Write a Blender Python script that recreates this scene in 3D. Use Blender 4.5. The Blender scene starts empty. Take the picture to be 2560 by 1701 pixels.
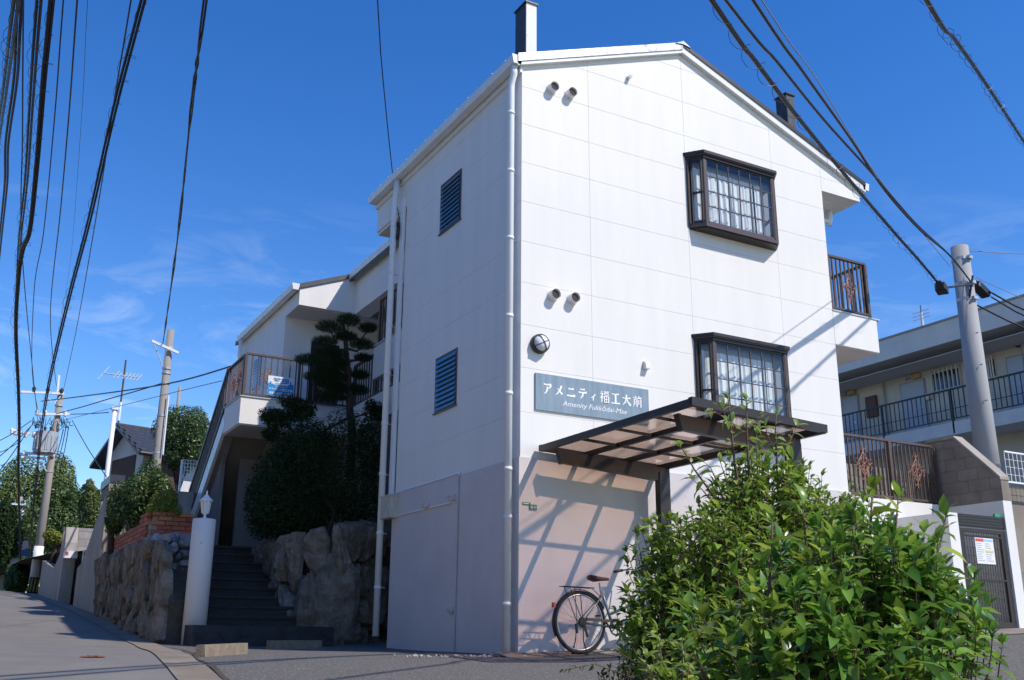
import bpy, math, random
from mathutils import Vector, Matrix
R = math.radians
random.seed(7)
scene = bpy.context.scene
col = scene.collection

# ---------------------------------------------------------------- camera
CF, CYAW, CPITCH, CROLL = 2507.43, 0.5089, 0.2927, 0.0074
CPOS = Vector((-5.9131, -10.3795, 0.1297))
_fw = Vector((math.sin(CYAW)*math.cos(CPITCH), math.cos(CYAW)*math.cos(CPITCH), math.sin(CPITCH)))
_rt0 = Vector((math.cos(CYAW), -math.sin(CYAW), 0))
_up0 = _rt0.cross(_fw)
_rt = _rt0*math.cos(CROLL)+_up0*math.sin(CROLL)
_up = _up0*math.cos(CROLL)-_rt0*math.sin(CROLL)
cam_d = bpy.data.cameras.new('camera')
cam_d.sensor_width = 36.0
cam_d.lens = CF*36/2560
cam_d.clip_start = 0.05
cam_d.clip_end = 3000
cam = bpy.data.objects.new('camera', cam_d)
col.objects.link(cam)
cam.matrix_world = Matrix(((_rt.x, _up.x, -_fw.x, CPOS.x), (_rt.y, _up.y, -_fw.y, CPOS.y), (_rt.z, _up.z, -_fw.z, CPOS.z), (0, 0, 0, 1)))
scene.camera = cam

# ---------------------------------------------------------------- sky and sun
SUN = Vector((0.66, -1.0, 1.31)).normalized()
world = bpy.data.worlds.new('World')
scene.world = world
world.use_nodes = True
wn = world.node_tree
wn.nodes.clear()
w_out = wn.nodes.new('ShaderNodeOutputWorld')
w_bg = wn.nodes.new('ShaderNodeBackground')
w_sky = wn.nodes.new('ShaderNodeTexSky')
w_sky.sky_type = 'NISHITA'
w_sky.sun_disc = False
w_sky.sun_elevation = math.asin(SUN.z)
w_sky.sun_rotation = math.atan2(SUN.x, SUN.y)
w_sky.air_density = 1.0
w_sky.dust_density = 0.0
w_sky.ozone_density = 2.5
w_bg.inputs['Strength'].default_value = 0.15
w_hs = wn.nodes.new('ShaderNodeHueSaturation')
w_hs.inputs['Saturation'].default_value = 1.36
w_hs.inputs['Hue'].default_value = 0.513
wn.links.new(w_sky.outputs[0], w_hs.inputs['Color'])
w_tc = wn.nodes.new('ShaderNodeTexCoord')
w_mp = wn.nodes.new('ShaderNodeMapping')
w_mp.inputs['Scale'].default_value = (3.0, 3.0, 11.0)
w_mp.inputs['Location'].default_value = (0.4, 1.3, 0.2)
w_nz = wn.nodes.new('ShaderNodeTexNoise')
w_nz.inputs['Scale'].default_value = 2.2
w_nz.inputs['Detail'].default_value = 9
w_nz.inputs['Roughness'].default_value = .62
w_nz.inputs['Distortion'].default_value = .8
w_rp = wn.nodes.new('ShaderNodeMapRange')
w_rp.inputs['From Min'].default_value = .50
w_rp.inputs['From Max'].default_value = .86
w_rp.inputs['To Max'].default_value = .75
w_sx = wn.nodes.new('ShaderNodeSeparateXYZ')
w_el = wn.nodes.new('ShaderNodeMapRange')          # thin cloud only low over the horizon, all the way round
w_el.inputs['From Min'].default_value = .42
w_el.inputs['From Max'].default_value = .16
w_ml = wn.nodes.new('ShaderNodeMath'); w_ml.operation = 'MULTIPLY'
w_mx = wn.nodes.new('ShaderNodeMix'); w_mx.data_type = 'RGBA'
w_mx.inputs['B'].default_value = (5.2, 5.8, 6.6, 1)
wn.links.new(w_tc.outputs['Generated'], w_mp.inputs['Vector']); wn.links.new(w_mp.outputs[0], w_nz.inputs['Vector'])
wn.links.new(w_nz.outputs['Fac'], w_rp.inputs['Value']); wn.links.new(w_tc.outputs['Generated'], w_sx.inputs[0]); wn.links.new(w_sx.outputs['Z'], w_el.inputs['Value'])
wn.links.new(w_rp.outputs[0], w_ml.inputs[0]); wn.links.new(w_el.outputs[0], w_ml.inputs[1]); wn.links.new(w_ml.outputs[0], w_mx.inputs['Factor'])
wn.links.new(w_hs.outputs[0], w_mx.inputs['A']); wn.links.new(w_mx.outputs['Result'], w_bg.inputs['Color'])
wn.links.new(w_bg.outputs[0], w_out.inputs['Surface'])
sun_d = bpy.data.lights.new('sun', 'SUN')
sun_d.energy = 3.6
sun_d.angle = R(0.53)
sun_d.color = (1.0, 0.92, 0.83)
sun = bpy.data.objects.new('sun', sun_d)
col.objects.link(sun)
sun.rotation_euler = (-SUN).to_track_quat('-Z', 'Y').to_euler()
sun.location = SUN*60
scene.view_settings.view_transform = 'Standard'
scene.view_settings.look = 'None'
scene.view_settings.gamma = 1.0
scene.view_settings.use_curve_mapping = False
scene.view_settings.exposure = 0.36
scene.cycles.max_bounces = 8
scene.cycles.transparent_max_bounces = 24

# ---------------------------------------------------------------- helpers
def at(u, v, X=None, Y=None, Z=None):
    d = _rt*((u-1280)/CF) - _up*((v-850.5)/CF) + _fw
    if X is not None: t = (X-CPOS.x)/d.x
    elif Y is not None: t = (Y-CPOS.y)/d.y
    else: t = (Z-CPOS.z)/d.z
    return CPOS + d*t
def ov(u, v, **k): return at(u*1.08475, v*1.08475, **k)

class MB:
    def __init__(s): s.v = []; s.f = []
    def add(s, vs, fs):
        o = len(s.v); s.v += [tuple(p) for p in vs]; s.f += [tuple(i+o for i in q) for q in fs]; return s
    def box(s, a, b):
        (x0, y0, z0), (x1, y1, z1) = a, b
        if x0 > x1: x0, x1 = x1, x0
        if y0 > y1: y0, y1 = y1, y0
        if z0 > z1: z0, z1 = z1, z0
        return s.add([(x0,y0,z0),(x1,y0,z0),(x1,y1,z0),(x0,y1,z0),(x0,y0,z1),(x1,y0,z1),(x1,y1,z1),(x0,y1,z1)],
                     [(0,3,2,1),(4,5,6,7),(0,1,5,4),(1,2,6,5),(2,3,7,6),(3,0,4,7)])
    def cbox(s, c, sz): return s.box([c[i]-sz[i]/2 for i in range(3)], [c[i]+sz[i]/2 for i in range(3)])
    def bar(s, p, q, w, h, up=(0,0,1)):
        p = Vector(p); q = Vector(q); d = (q-p).normalized(); u = Vector(up)
        if abs(d.dot(u)) > .99: u = Vector((0,1,0))
        r = d.cross(u).normalized()*(w/2); t = r.cross(d).normalized()*(h/2)
        vs = [p-r-t, p+r-t, p+r+t, p-r+t, q-r-t, q+r-t, q+r+t, q-r+t]
        return s.add(vs, [(0,1,2,3),(4,7,6,5),(0,4,5,1),(1,5,6,2),(2,6,7,3),(3,7,4,0)])
    def tube(s, pts, r, n=8, cap=True):
        pts = [Vector(p) for p in pts]; rs = r if isinstance(r, (list, tuple)) else [r]*len(pts)
        o = len(s.v); ref = None
        for i, p in enumerate(pts):
            d = (pts[min(i+1, len(pts)-1)]-pts[max(i-1, 0)])
            d = d.normalized() if d.length > 1e-9 else Vector((0,0,1))
            if ref is None:
                ref = Vector((0,0,1)) if abs(d.z) < .9 else Vector((1,0,0))
            a = (ref-d*ref.dot(d)); a = a.normalized() if a.length > 1e-6 else d.orthogonal().normalized()
            ref = a; b = d.cross(a)
            for k in range(n):
                t = 2*math.pi*k/n; s.v.append(tuple(p+(a*math.cos(t)+b*math.sin(t))*rs[i]))
        for i in range(len(pts)-1):
            for k in range(n):
                k2 = (k+1) % n; s.f.append((o+i*n+k, o+i*n+k2, o+(i+1)*n+k2, o+(i+1)*n+k))
        if cap:
            s.f.append(tuple(o+k for k in reversed(range(n)))); s.f.append(tuple(o+(len(pts)-1)*n+k for k in range(n)))
        return s
    def lathe(s, c, prof, n=16):      # prof [(r,z)] about vertical axis
        o = len(s.v); c = Vector(c)
        for r, z in prof:
            for k in range(n):
                t = 2*math.pi*k/n; s.v.append((c.x+r*math.cos(t), c.y+r*math.sin(t), c.z+z))
        for i in range(len(prof)-1):
            for k in range(n):
                k2 = (k+1) % n; s.f.append((o+i*n+k, o+i*n+k2, o+(i+1)*n+k2, o+(i+1)*n+k))
        s.f.append(tuple(o+k for k in reversed(range(n)))); s.f.append(tuple(o+(len(prof)-1)*n+k for k in range(n)))
        return s
    def prism(s, poly, ax, a, b):     # poly 2d, extruded along axis ax ('x': (y,z), 'y': (x,z), 'z': (x,y))
        n = len(poly)
        def P(p, t): return (t, p[0], p[1]) if ax == 'x' else (p[0], t, p[1]) if ax == 'y' else (p[0], p[1], t)
        vs = [P(p, a) for p in poly]+[P(p, b) for p in poly]
        return s.add(vs, [tuple(range(n)), tuple(reversed(range(n, 2*n)))]+[(i, i+n, (i+1) % n+n, (i+1) % n) for i in range(n)])
    def plate(s, poly, fr, d, ch=.004):   # poly 2d in frame fr=(origin, eu, ev, en); proud by d with chamfered rim
        o, eu, ev, en = fr; n = len(poly); cx = sum(p[0] for p in poly)/n; cy = sum(p[1] for p in poly)/n
        ins = inset(poly, ch)
        vs = [o+eu*p[0]+ev*p[1] for p in poly]+[o+eu*p[0]+ev*p[1]+en*(d-ch) for p in poly]+[o+eu*p[0]+ev*p[1]+en*d for p in ins]
        fs = [(i, (i+1) % n, (i+1) % n+n, i+n) for i in range(n)]+[(i+n, (i+1) % n+n, (i+1) % n+2*n, i+2*n) for i in range(n)]+[tuple(range(2*n, 3*n))]
        return s.add(vs, fs)
    def build(s, name, mat=None, parent=None, smooth=False, rel=False):
        me = bpy.data.meshes.new(name)
        off = Vector((0,0,0))
        if parent is not None and not rel: off = world_loc(parent)
        vs = [(p[0]-off.x, p[1]-off.y, p[2]-off.z) for p in s.v] if off.length > 0 else s.v
        me.from_pydata(vs, [], s.f); me.update()
        fix_normals(me)
        if smooth:
            for p in me.polygons: p.use_smooth = True
        o = bpy.data.objects.new(name, me)
        if mat: me.materials.append(M[mat] if isinstance(mat, str) else mat)
        col.objects.link(o)
        if parent is not None: o.parent = parent
        return o
import bmesh
def fix_normals(me):
    if len(me.polygons) > 4000: return
    bm = bmesh.new(); bm.from_mesh(me); bmesh.ops.recalc_face_normals(bm, faces=bm.faces); bm.to_mesh(me); bm.free()
def world_loc(o):
    v = Vector((0,0,0))
    while o is not None: v += o.location; o = o.parent
    return v
def area2(p): return .5*sum(p[i][0]*p[(i+1) % len(p)][1]-p[(i+1) % len(p)][0]*p[i][1] for i in range(len(p)))
def inset(poly, d):
    n = len(poly); sg = 1 if area2(poly) > 0 else -1; out = []
    for i in range(n):
        a, b, c = poly[i-1], poly[i], poly[(i+1) % n]
        e1 = Vector((b[0]-a[0], b[1]-a[1])); e2 = Vector((c[0]-b[0], c[1]-b[1]))
        if e1.length < 1e-6 or e2.length < 1e-6: out.append(b); continue
        e1.normalize(); e2.normalize()
        n1 = Vector((-e1.y, e1.x))*sg; n2 = Vector((-e2.y, e2.x))*sg; m = n1+n2
        k = d/max(.35, 1+n1.dot(n2)); out.append((b[0]+m.x*k, b[1]+m.y*k))
    return out
def clip(poly, a, b, c):              # keep a*x+b*y<=c
    out = []; n = len(poly)
    for i in range(n):
        p, q = poly[i], poly[(i+1) % n]; dp = a*p[0]+b*p[1]-c; dq = a*q[0]+b*q[1]-c
        if dp <= 0: out.append(p)
        if (dp < 0 < dq) or (dq < 0 < dp):
            t = dp/(dp-dq); out.append((p[0]+(q[0]-p[0])*t, p[1]+(q[1]-p[1])*t))
    return out
def voronoi(sites, poly):
    cells = []
    for i, p in enumerate(sites):
        c = poly
        for j, q in enumerate(sites):
            if i == j: continue
            if abs(p[0]-q[0])+abs(p[1]-q[1]) > 6: continue
            a, b = q[0]-p[0], q[1]-p[1]
            c = clip(c, a, b, (q[0]**2+q[1]**2-p[0]**2-p[1]**2)/2)
            if len(c) < 3: break
        cells.append(c if len(c) >= 3 else None)
    return cells
def tag(o, label=None, cat=None, group=None, kind=None):
    if label: o['label'] = label
    if cat: o['category'] = cat
    if group: o['group'] = group
    if kind: o['kind'] = kind
    return o
def thing(name, loc, label, cat, group=None):
    o = bpy.data.objects.new(name, None); o.location = loc; o.empty_display_size = .1; col.objects.link(o)
    return tag(o, label, cat, group)
def grp(name, parent):                 # a part that is an empty with sub-parts
    o = bpy.data.objects.new(name, None); o.empty_display_size = .05; col.objects.link(o); o.parent = parent; return o
def inst(src, name, parent, loc, rot=None, scl=None):   # another object sharing src's mesh; loc is relative to the parent
    o = bpy.data.objects.new(name, src.data); col.objects.link(o); o.parent = parent; o.location = loc
    if rot: o.rotation_euler = rot
    if scl: o.scale = scl
    return o
def copy_tree(o, parent=None):
    c = o.copy(); col.objects.link(c); c.parent = parent
    for ch in list(o.children): copy_tree(ch, c)
    return c
def lerp(a, b, t): return a+(b-a)*t

# ---------------------------------------------------------------- materials
M = {}
def mat(name, base, rough=.6, metal=0, spec=.5, var=None, vscale=3, bump=0, bscale=40, island=0, streak=None, **kw):
    """base colour, optional second colour 'var' mixed by noise, bump from fine noise, island: per-piece brightness spread"""
    m = bpy.data.materials.new(name); m.use_nodes = True; nt = m.node_tree; N = nt.nodes; L = nt.links
    b = N['Principled BSDF']; b.inputs['Roughness'].default_value = rough; b.inputs['Metallic'].default_value = metal
    b.inputs['Specular IOR Level'].default_value = spec
    b.inputs['Base Color'].default_value = (*base, 1)
    tc = N.new('ShaderNodeTexCoord'); geo = N.new('ShaderNodeNewGeometry'); cur = None
    if var:
        nz = N.new('ShaderNodeTexNoise'); nz.inputs['Scale'].default_value = vscale; nz.inputs['Detail'].default_value = 6
        nz.inputs['Roughness'].default_value = .62
        mp = N.new('ShaderNodeMapping'); L.new(geo.outputs['Position'], mp.inputs['Vector']); L.new(mp.outputs[0], nz.inputs['Vector'])
        if streak: mp.inputs['Scale'].default_value = streak
        rp = N.new('ShaderNodeValToRGB'); rp.color_ramp.elements[0].position = kw.get('r0', .35); rp.color_ramp.elements[1].position = kw.get('r1', .68)
        rp.color_ramp.elements[0].color = (*base, 1); rp.color_ramp.elements[1].color = (*var, 1)
        L.new(nz.outputs['Fac'], rp.inputs['Fac']); cur = rp.outputs['Color']
    if island:
        hs = N.new('ShaderNodeHueSaturation'); mr = N.new('ShaderNodeMapRange')
        src = geo.outputs['Random Per Island']
        if kw.get('byobj'):
            oi = N.new('ShaderNodeObjectInfo'); src = oi.outputs['Random']
        mr.inputs['To Min'].default_value = 1-island; mr.inputs['To Max'].default_value = 1+island
        L.new(src, mr.inputs['Value']); L.new(mr.outputs[0], hs.inputs['Value'])
        if kw.get('hue'):
            mr2 = N.new('ShaderNodeMapRange'); mr2.inputs['To Min'].default_value = .5-kw['hue']; mr2.inputs['To Max'].default_value = .5+kw['hue']
            mt = N.new('ShaderNodeMath'); mt.operation = 'FRACT'; mu = N.new('ShaderNodeMath'); mu.operation = 'MULTIPLY'; mu.inputs[1].default_value = 7.31
            L.new(src, mu.inputs[0]); L.new(mu.outputs[0], mt.inputs[0]); L.new(mt.outputs[0], mr2.inputs['Value']); L.new(mr2.outputs[0], hs.inputs['Hue'])
        if cur is not None: L.new(cur, hs.inputs['Color'])
        else: hs.inputs['Color'].default_value = (*base, 1)
        cur = hs.outputs[0]
    if cur is not None: L.new(cur, b.inputs['Base Color'])
    if bump:
        nb = N.new('ShaderNodeTexNoise'); nb.inputs['Scale'].default_value = bscale; nb.inputs['Detail'].default_value = 5
        L.new(geo.outputs['Position'], nb.inputs['Vector'])
        bp = N.new('ShaderNodeBump'); bp.inputs['Strength'].default_value = min(1, bump); bp.inputs['Distance'].default_value = kw.get('bdist', .01)
        L.new(nb.outputs['Fac'], bp.inputs['Height']); L.new(bp.outputs[0], b.inputs['Normal'])
    if kw.get('trans'):
        b.inputs['Transmission Weight'].default_value = kw['trans']
    M[name] = m; return m
def leafmat(name, base, back, rough=.35, island=.35, hue=.02, transl=.35, spec=.5):
    m = bpy.data.materials.new(name); m.use_nodes = True; nt = m.node_tree; N = nt.nodes; L = nt.links
    b = N['Principled BSDF']; b.inputs['Roughness'].default_value = rough; b.inputs['Specular IOR Level'].default_value = spec; out = N['Material Output']
    geo = N.new('ShaderNodeNewGeometry'); oi = N.new('ShaderNodeObjectInfo')
    ad = N.new('ShaderNodeMath'); ad.operation = 'ADD'; L.new(geo.outputs['Random Per Island'], ad.inputs[0]); L.new(oi.outputs['Random'], ad.inputs[1])
    fr = N.new('ShaderNodeMath'); fr.operation = 'FRACT'; L.new(ad.outputs[0], fr.inputs[0])
    mx = N.new('ShaderNodeMix'); mx.data_type = 'RGBA'; mx.inputs['A'].default_value = (*base, 1); mx.inputs['B'].default_value = (*back, 1)
    pw = N.new('ShaderNodeMath'); pw.operation = 'POWER'; pw.inputs[1].default_value = 2.2; L.new(fr.outputs[0], pw.inputs[0]); L.new(pw.outputs[0], mx.inputs['Factor'])
    hs = N.new('ShaderNodeHueSaturation'); mr = N.new('ShaderNodeMapRange'); mr.inputs['To Min'].default_value = 1-island; mr.inputs['To Max'].default_value = 1+island
    mu = N.new('ShaderNodeMath'); mu.operation = 'MULTIPLY'; mu.inputs[1].default_value = 13.7; f2 = N.new('ShaderNodeMath'); f2.operation = 'FRACT'
    L.new(fr.outputs[0], mu.inputs[0]); L.new(mu.outputs[0], f2.inputs[0]); L.new(f2.outputs[0], mr.inputs['Value']); L.new(mr.outputs[0], hs.inputs['Value'])
    L.new(mx.outputs['Result'], hs.inputs['Color']); L.new(hs.outputs[0], b.inputs['Base Color'])
    tr = N.new('ShaderNodeBsdfTranslucent'); ms = N.new('ShaderNodeMixShader'); ms.inputs[0].default_value = transl
    h2 = N.new('ShaderNodeHueSaturation'); h2.inputs['Value'].default_value = 1.5; h2.inputs['Hue'].default_value = .48; L.new(hs.outputs[0], h2.inputs['Color'])
    L.new(h2.outputs[0], tr.inputs['Color']); L.new(b.outputs[0], ms.inputs[1]); L.new(tr.outputs[0], ms.inputs[2]); L.new(ms.outputs[0], out.inputs['Surface'])
    M[name] = m; return m
def glassmat(name, tint, refl=.12, rough=0.0):
    m = bpy.data.materials.new(name); m.use_nodes = True; nt = m.node_tree; N = nt.nodes; L = nt.links
    N.remove(N['Principled BSDF']); out = N['Material Output']
    t = N.new('ShaderNodeBsdfTransparent'); t.inputs[0].default_value = (*tint, 1)
    g = N.new('ShaderNodeBsdfGlossy'); g.inputs['Roughness'].default_value = rough; g.inputs['Color'].default_value = (.95,.95,.95,1)
    fz = N.new('ShaderNodeLayerWeight'); fz.inputs['Blend'].default_value = .5
    pw = N.new('ShaderNodeMath'); pw.operation = 'POWER'; pw.inputs[1].default_value = 4.0; L.new(fz.outputs['Facing'], pw.inputs[0])
    ad = N.new('ShaderNodeMath'); ad.operation = 'ADD'; ad.use_clamp = True; ad.inputs[1].default_value = refl+.04; L.new(pw.outputs[0], ad.inputs[0])
    ms = N.new('ShaderNodeMixShader'); L.new(ad.outputs[0], ms.inputs[0]); L.new(t.outputs[0], ms.inputs[1]); L.new(g.outputs[0], ms.inputs[2])
    L.new(ms.outputs[0], out.inputs['Surface']); M[name] = m; return m

mat('siding', (.80,.780,.745), .6, var=(.715,.695,.66), vscale=2.2, streak=(1.6,1.6,.22), bump=.25, bscale=90, bdist=.004, r0=.3, r1=.9)
mat('siding_joint', (.74,.72,.69), .7)
mat('mortar', (.67,.625,.61), .8, var=(.61,.565,.55), vscale=1.5, bump=.6, bscale=160, bdist=.006)
mat('white_trim', (.80,.80,.79), .35, var=(.72,.72,.71), vscale=4)
mat('pipe_white', (.80,.81,.82), .3)
mat('roof_dark', (.045,.045,.05), .5, var=(.08,.08,.085), vscale=6)
mat('flashing', (.55,.56,.57), .35, metal=.7, var=(.25,.25,.26), vscale=9)
mat('bronze', (.022,.016,.014), .45, spec=.45, var=(.032,.023,.020), vscale=12)
mat('bronze_lt', (.075,.053,.046), .4, var=(.10,.073,.063), vscale=20)
mat('rail_brown', (.085,.055,.042), .45, var=(.11,.075,.06), vscale=15)
mat('black_metal', (.018,.018,.02), .45)
mat('black_paint', (.02,.02,.024), .6, var=(.09,.09,.09), vscale=25, r0=.6, r1=.75)
mat('dark_void', (.02,.02,.022), .9)
mat('copper', (.42,.20,.13), .5, var=(.30,.14,.09), vscale=60)
mat('curtain', (.80,.81,.80), .8)
mat('steel', (.45,.46,.48), .35, metal=.8)
mat('galv', (.50,.52,.54), .5, metal=.5, var=(.40,.42,.44), vscale=6)
glassmat('pane_clear', (.93,.96,.97), .02)
glassmat('pane_dark', (.30,.34,.38), .12)
glassmat('louver_glass', (.10,.14,.17), .10, .12)
glassmat('poly_brown', (.60,.43,.34), .0, .1)
mat('asphalt', (.112,.104,.094), .9, var=(.36,.34,.31), vscale=48, bump=.9, bscale=110, bdist=.015, r0=.52, r1=.70)
mat('road_asphalt', (.165,.152,.138), .9, var=(.205,.190,.172), vscale=1.6, bump=.6, bscale=220, bdist=.006)
mat('concrete', (.27,.225,.17), .85, var=(.17,.14,.105), vscale=2.2, bump=.5, bscale=60)
mat('concrete_lt', (.40,.36,.31), .85, var=(.27,.23,.19), vscale=2.5, bump=.4, bscale=60, streak=(1,1,.25))
mat('concrete_brown', (.28,.24,.20), .9, var=(.19,.16,.13), vscale=2.2, bump=.6, bscale=50, streak=(1,1,.3))
mat('block_wall', (.30,.26,.22), .9, var=(.21,.18,.15), vscale=3, bump=.6, bscale=70, island=.07, byobj=1)
mat('stone', (.26,.22,.17), .9, var=(.105,.078,.05), vscale=4.5, bump=1, bscale=13, bdist=.06, island=.25, byobj=1, hue=.012)
mat('stone_skylit', (.30,.31,.32), .8, var=(.16,.17,.18), vscale=6, bump=1, bscale=18, bdist=.03, island=.22, byobj=1)  # lighter, bluish copy of the stone: sky light put into the colour
mat('soil', (.05,.04,.03), .95, var=(.08,.065,.05), vscale=12, bump=1, bscale=40)
mat('brick', (.42,.12,.06), .8, var=(.28,.09,.05), vscale=18, bump=.5, bscale=90, island=.3, byobj=1, hue=.012)
mat('pole_concrete', (.34,.31,.27), .85, var=(.25,.23,.20), vscale=3, streak=(1,1,.15))
mat('pole_galv', (.36,.365,.37), .8, metal=0, var=(.28,.285,.29), vscale=2, streak=(1,1,.2))
mat('cable_black', (.012,.012,.014), .5)
mat('cable_grey', (.22,.22,.23), .5)
mat('insulator', (.75,.75,.75), .25)
mat('transformer', (.38,.40,.42), .5)
mat('chim_white', (.72,.72,.70), .6, var=(.10,.08,.08), vscale=14, r0=.66, r1=.72)
mat('chim_black', (.02,.022,.03), .5, var=(.05,.05,.055), vscale=10)
mat('louvre_dark', (.035,.09,.14), .3)
mat('louvre_pane', (.045,.115,.18), .10, spec=.8)
mat('cream', (.62,.58,.47), .6, var=(.50,.46,.36), vscale=6)
mat('vent_dark', (.05,.04,.045), .9)
mat('bay_inside', (.30,.32,.34), .8)
mat('slate', (.034,.034,.038), .8, var=(.02,.02,.022), vscale=5, bump=.6, bscale=40)
mat('column_white', (.66,.65,.66), .55, bump=.15, bscale=200, bdist=.003)
mat('frost', (.85,.86,.86), .3, trans=.3)
mat('rust', (.30,.12,.06), .8, var=(.18,.08,.05), vscale=30)
mat('gravel', (.40,.38,.35), .9, island=.4)
mat('mortar_grey', (.30,.28,.26), .9)
mat('sign_blue', (.20,.275,.335), .35, var=(.30,.37,.42), vscale=2.2, streak=(6,1,.8), r0=.4, r1=.75)
mat('letter_white', (.86,.86,.86), .5)
mat('lamp_ring', (.05,.045,.045), .5)
mat('lamp_globe', (.80,.82,.85), .2)
mat('plate_green', (.05,.16,.11), .4)
mat('rubber', (.02,.02,.02), .7)
mat('bike_frame', (.22,.29,.29), .3, metal=.3)
mat('leather', (.11,.042,.025), .5, var=(.07,.03,.02), vscale=40)
mat('red_reflector', (.45,.05,.02), .25)
mat('nb_wall', (.56,.51,.43), .8, var=(.44,.42,.37), vscale=1.5)
mat('nb_white', (.64,.62,.58), .7, var=(.52,.53,.54), vscale=1.2)
mat('nb_grey', (.28,.28,.29), .7)
mat('nb_door', (.36,.39,.45), .5)
mat('nb_soffit', (.50,.47,.43), .8)
mat('pane_night', (.02,.025,.04), .1, spec=.8)
mat('meter_brown', (.09,.04,.03), .6)
mat('wood_tag', (.42,.30,.14), .7)
mat('paper', (.78,.79,.80), .6)
mat('print_red', (.65,.10,.07), .6)
mat('print_blue', (.35,.55,.75), .6)
mat('print_yellow', (.75,.65,.15), .6)
mat('print_grey', (.50,.51,.53), .6)
mat('green_tape', (.03,.35,.18), .5)
mat('block_lt', (.38,.36,.33), .9, var=(.28,.26,.24), vscale=4, bump=.4, bscale=60, island=.08, byobj=1)
mat('stripe_yellow', (.55,.40,.05), .6)
mat('cable_green', (.02,.10,.07), .5)
mat('tile_dark', (.035,.037,.045), .4, var=(.05,.05,.06), vscale=4)
mat('solar', (.03,.04,.07), .15, spec=.8)
mat('wood_dark', (.09,.05,.035), .8, var=(.06,.035,.025), vscale=8, streak=(6,6,.5))

leafmat('leaf_shrub', (.115,.215,.030), (.31,.42,.065), .30, .45, .02, .36)
leafmat('leaf_big', (.075,.19,.028), (.23,.37,.055), .28, .45, .02, .33)
leafmat('leaf_young', (.20,.29,.06), (.32,.40,.13), .4, .25, .02, .35)
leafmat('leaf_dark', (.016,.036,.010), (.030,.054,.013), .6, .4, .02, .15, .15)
leafmat('leaf_hedge', (.045,.090,.022), (.11,.16,.035), .38, .4, .02, .25)
leafmat('leaf_tree', (.085,.13,.028), (.17,.21,.045), .5, .35, .02, .25)
leafmat('leaf_yellow', (.15,.19,.02), (.30,.29,.03), .45, .3, .02, .3)
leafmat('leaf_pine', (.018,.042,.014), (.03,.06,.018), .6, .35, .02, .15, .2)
mat('wall_shade_dark', (.24,.21,.19), .85, var=(.19,.165,.15), vscale=1.5)  # brown-grey mortar, darkened further to stand in for deep shade
mat('sign_white', (.80,.82,.84), .4)
mat('sign_cyan', (.02,.27,.62), .4)
mat('bark', (.07,.05,.038), .9, var=(.045,.03,.022), vscale=14, bump=.8, bscale=40)
mat('twig', (.10,.055,.04), .7)
mat('kerb_stone', (.27,.22,.155), .9, var=(.17,.135,.095), vscale=14, bump=.8, bscale=50)
mat('bounce_house_cream', (.66,.60,.50), .8, var=(.60,.54,.45), vscale=1)
# ---------------------------------------------------------------- terrain
ZP = [(-60,-4.5),(-12,-1.30),(-6,-.52),(-2,-.10),(0,0),(3.7,.02),(6.2,.15),(11.9,.61),(15.7,.866),(19.5,1.085),(25.1,1.45),(37.2,2.03),(53,2.5),(90,2.9),(3000,2.9)]
def _zr(y):
    if y <= ZP[0][0]: return ZP[0][1]
    for (a, za), (b, zb) in zip(ZP, ZP[1:]):
        if y <= b: return za+(zb-za)*(y-a)/(b-a)
    return ZP[-1][1]
def zr(y): return sum(_zr(y+d) for d in (-1.2,-.6,0,.6,1.2))/5
def gz(x, y): return zr(y)+.043*min(max(x, 0), 9)*max(0, min(1, (8-y)/8))
def frange(a, b, s):
    n = max(1, round((b-a)/s)); return [a+(b-a)*i/n for i in range(n+1)]
def sheet(name, xs, ys, zf, m, keep=None, kind='structure', label=None):
    mb = MB(); nx = len(xs)
    for y in ys:
        for x in xs: mb.v.append((x, y, zf(x, y)))
    for j in range(len(ys)-1):
        for i in range(nx-1):
            if keep and not keep((xs[i]+xs[i+1])/2, (ys[j]+ys[j+1])/2): continue
            a = j*nx+i; mb.f.append((a, a+1, a+nx+1, a+nx))
    o = mb.build(name, m, smooth=True)
    tag(o, kind=kind); return o
gx = [-600,-250,-120,-60,-30]+frange(-20,22,1)+[30,60,120,250,600]
gy = [-60,-40,-25]+frange(-16,46,1)+[60,80,120,200,400,900]
mat('ground_dirt', (.16,.15,.13), .95, var=(.08,.10,.05), vscale=.8, bump=.6, bscale=20)
sheet('ground', gx, gy, lambda x, y: gz(x, y)-.06, 'ground_dirt')
# parking lot asphalt
sheet('parking_lot', frange(-4.0, 16, .5), frange(-13, 7, .5), lambda x, y: gz(x, y)-.004, 'asphalt', keep=lambda x, y: x > -3.0 or True)
# road: strip left of the gutter line
def strip(name, edgeL, edgeR, zoff, m, n=6, kind='structure'):
    mb = MB(); k = len(edgeL)
    for (a, b) in zip(edgeL, edgeR):
        for i in range(n+1):
            x = lerp(a[0], b[0], i/n); y = lerp(a[1], b[1], i/n); mb.v.append((x, y, gz(x, y)+zoff))
    for j in range(k-1):
        for i in range(n):
            a = j*(n+1)+i; mb.f.append((a, a+1, a+n+2, a+n+1))
    o = mb.build(name, m, smooth=True); tag(o, kind=kind); return o
def dens(pts, s=.6):
    out = []
    for a, b in zip(pts, pts[1:]):
        n = max(1, int(math.dist(a, b)/s)); out += [(lerp(a[0], b[0], i/n), lerp(a[1], b[1], i/n)) for i in range(n)]
    return out+[pts[-1]]
rd_in = dens([(-4.62,-13),(-4.42,-5),(-4.24,-2.4),(-4.08,-.9),(-3.78,1.4),(-3.46,4.2),(-3.36,6.3),(-3.36,11),(-3.34,19),(-3.36,26),(-4.1,38),(-7,54),(-14,74)])
rd_out = [(x-6.2, y) for x, y in rd_in]
strip('road', rd_out, rd_in, .006, 'road_asphalt', 8)
gut_out = []
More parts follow.
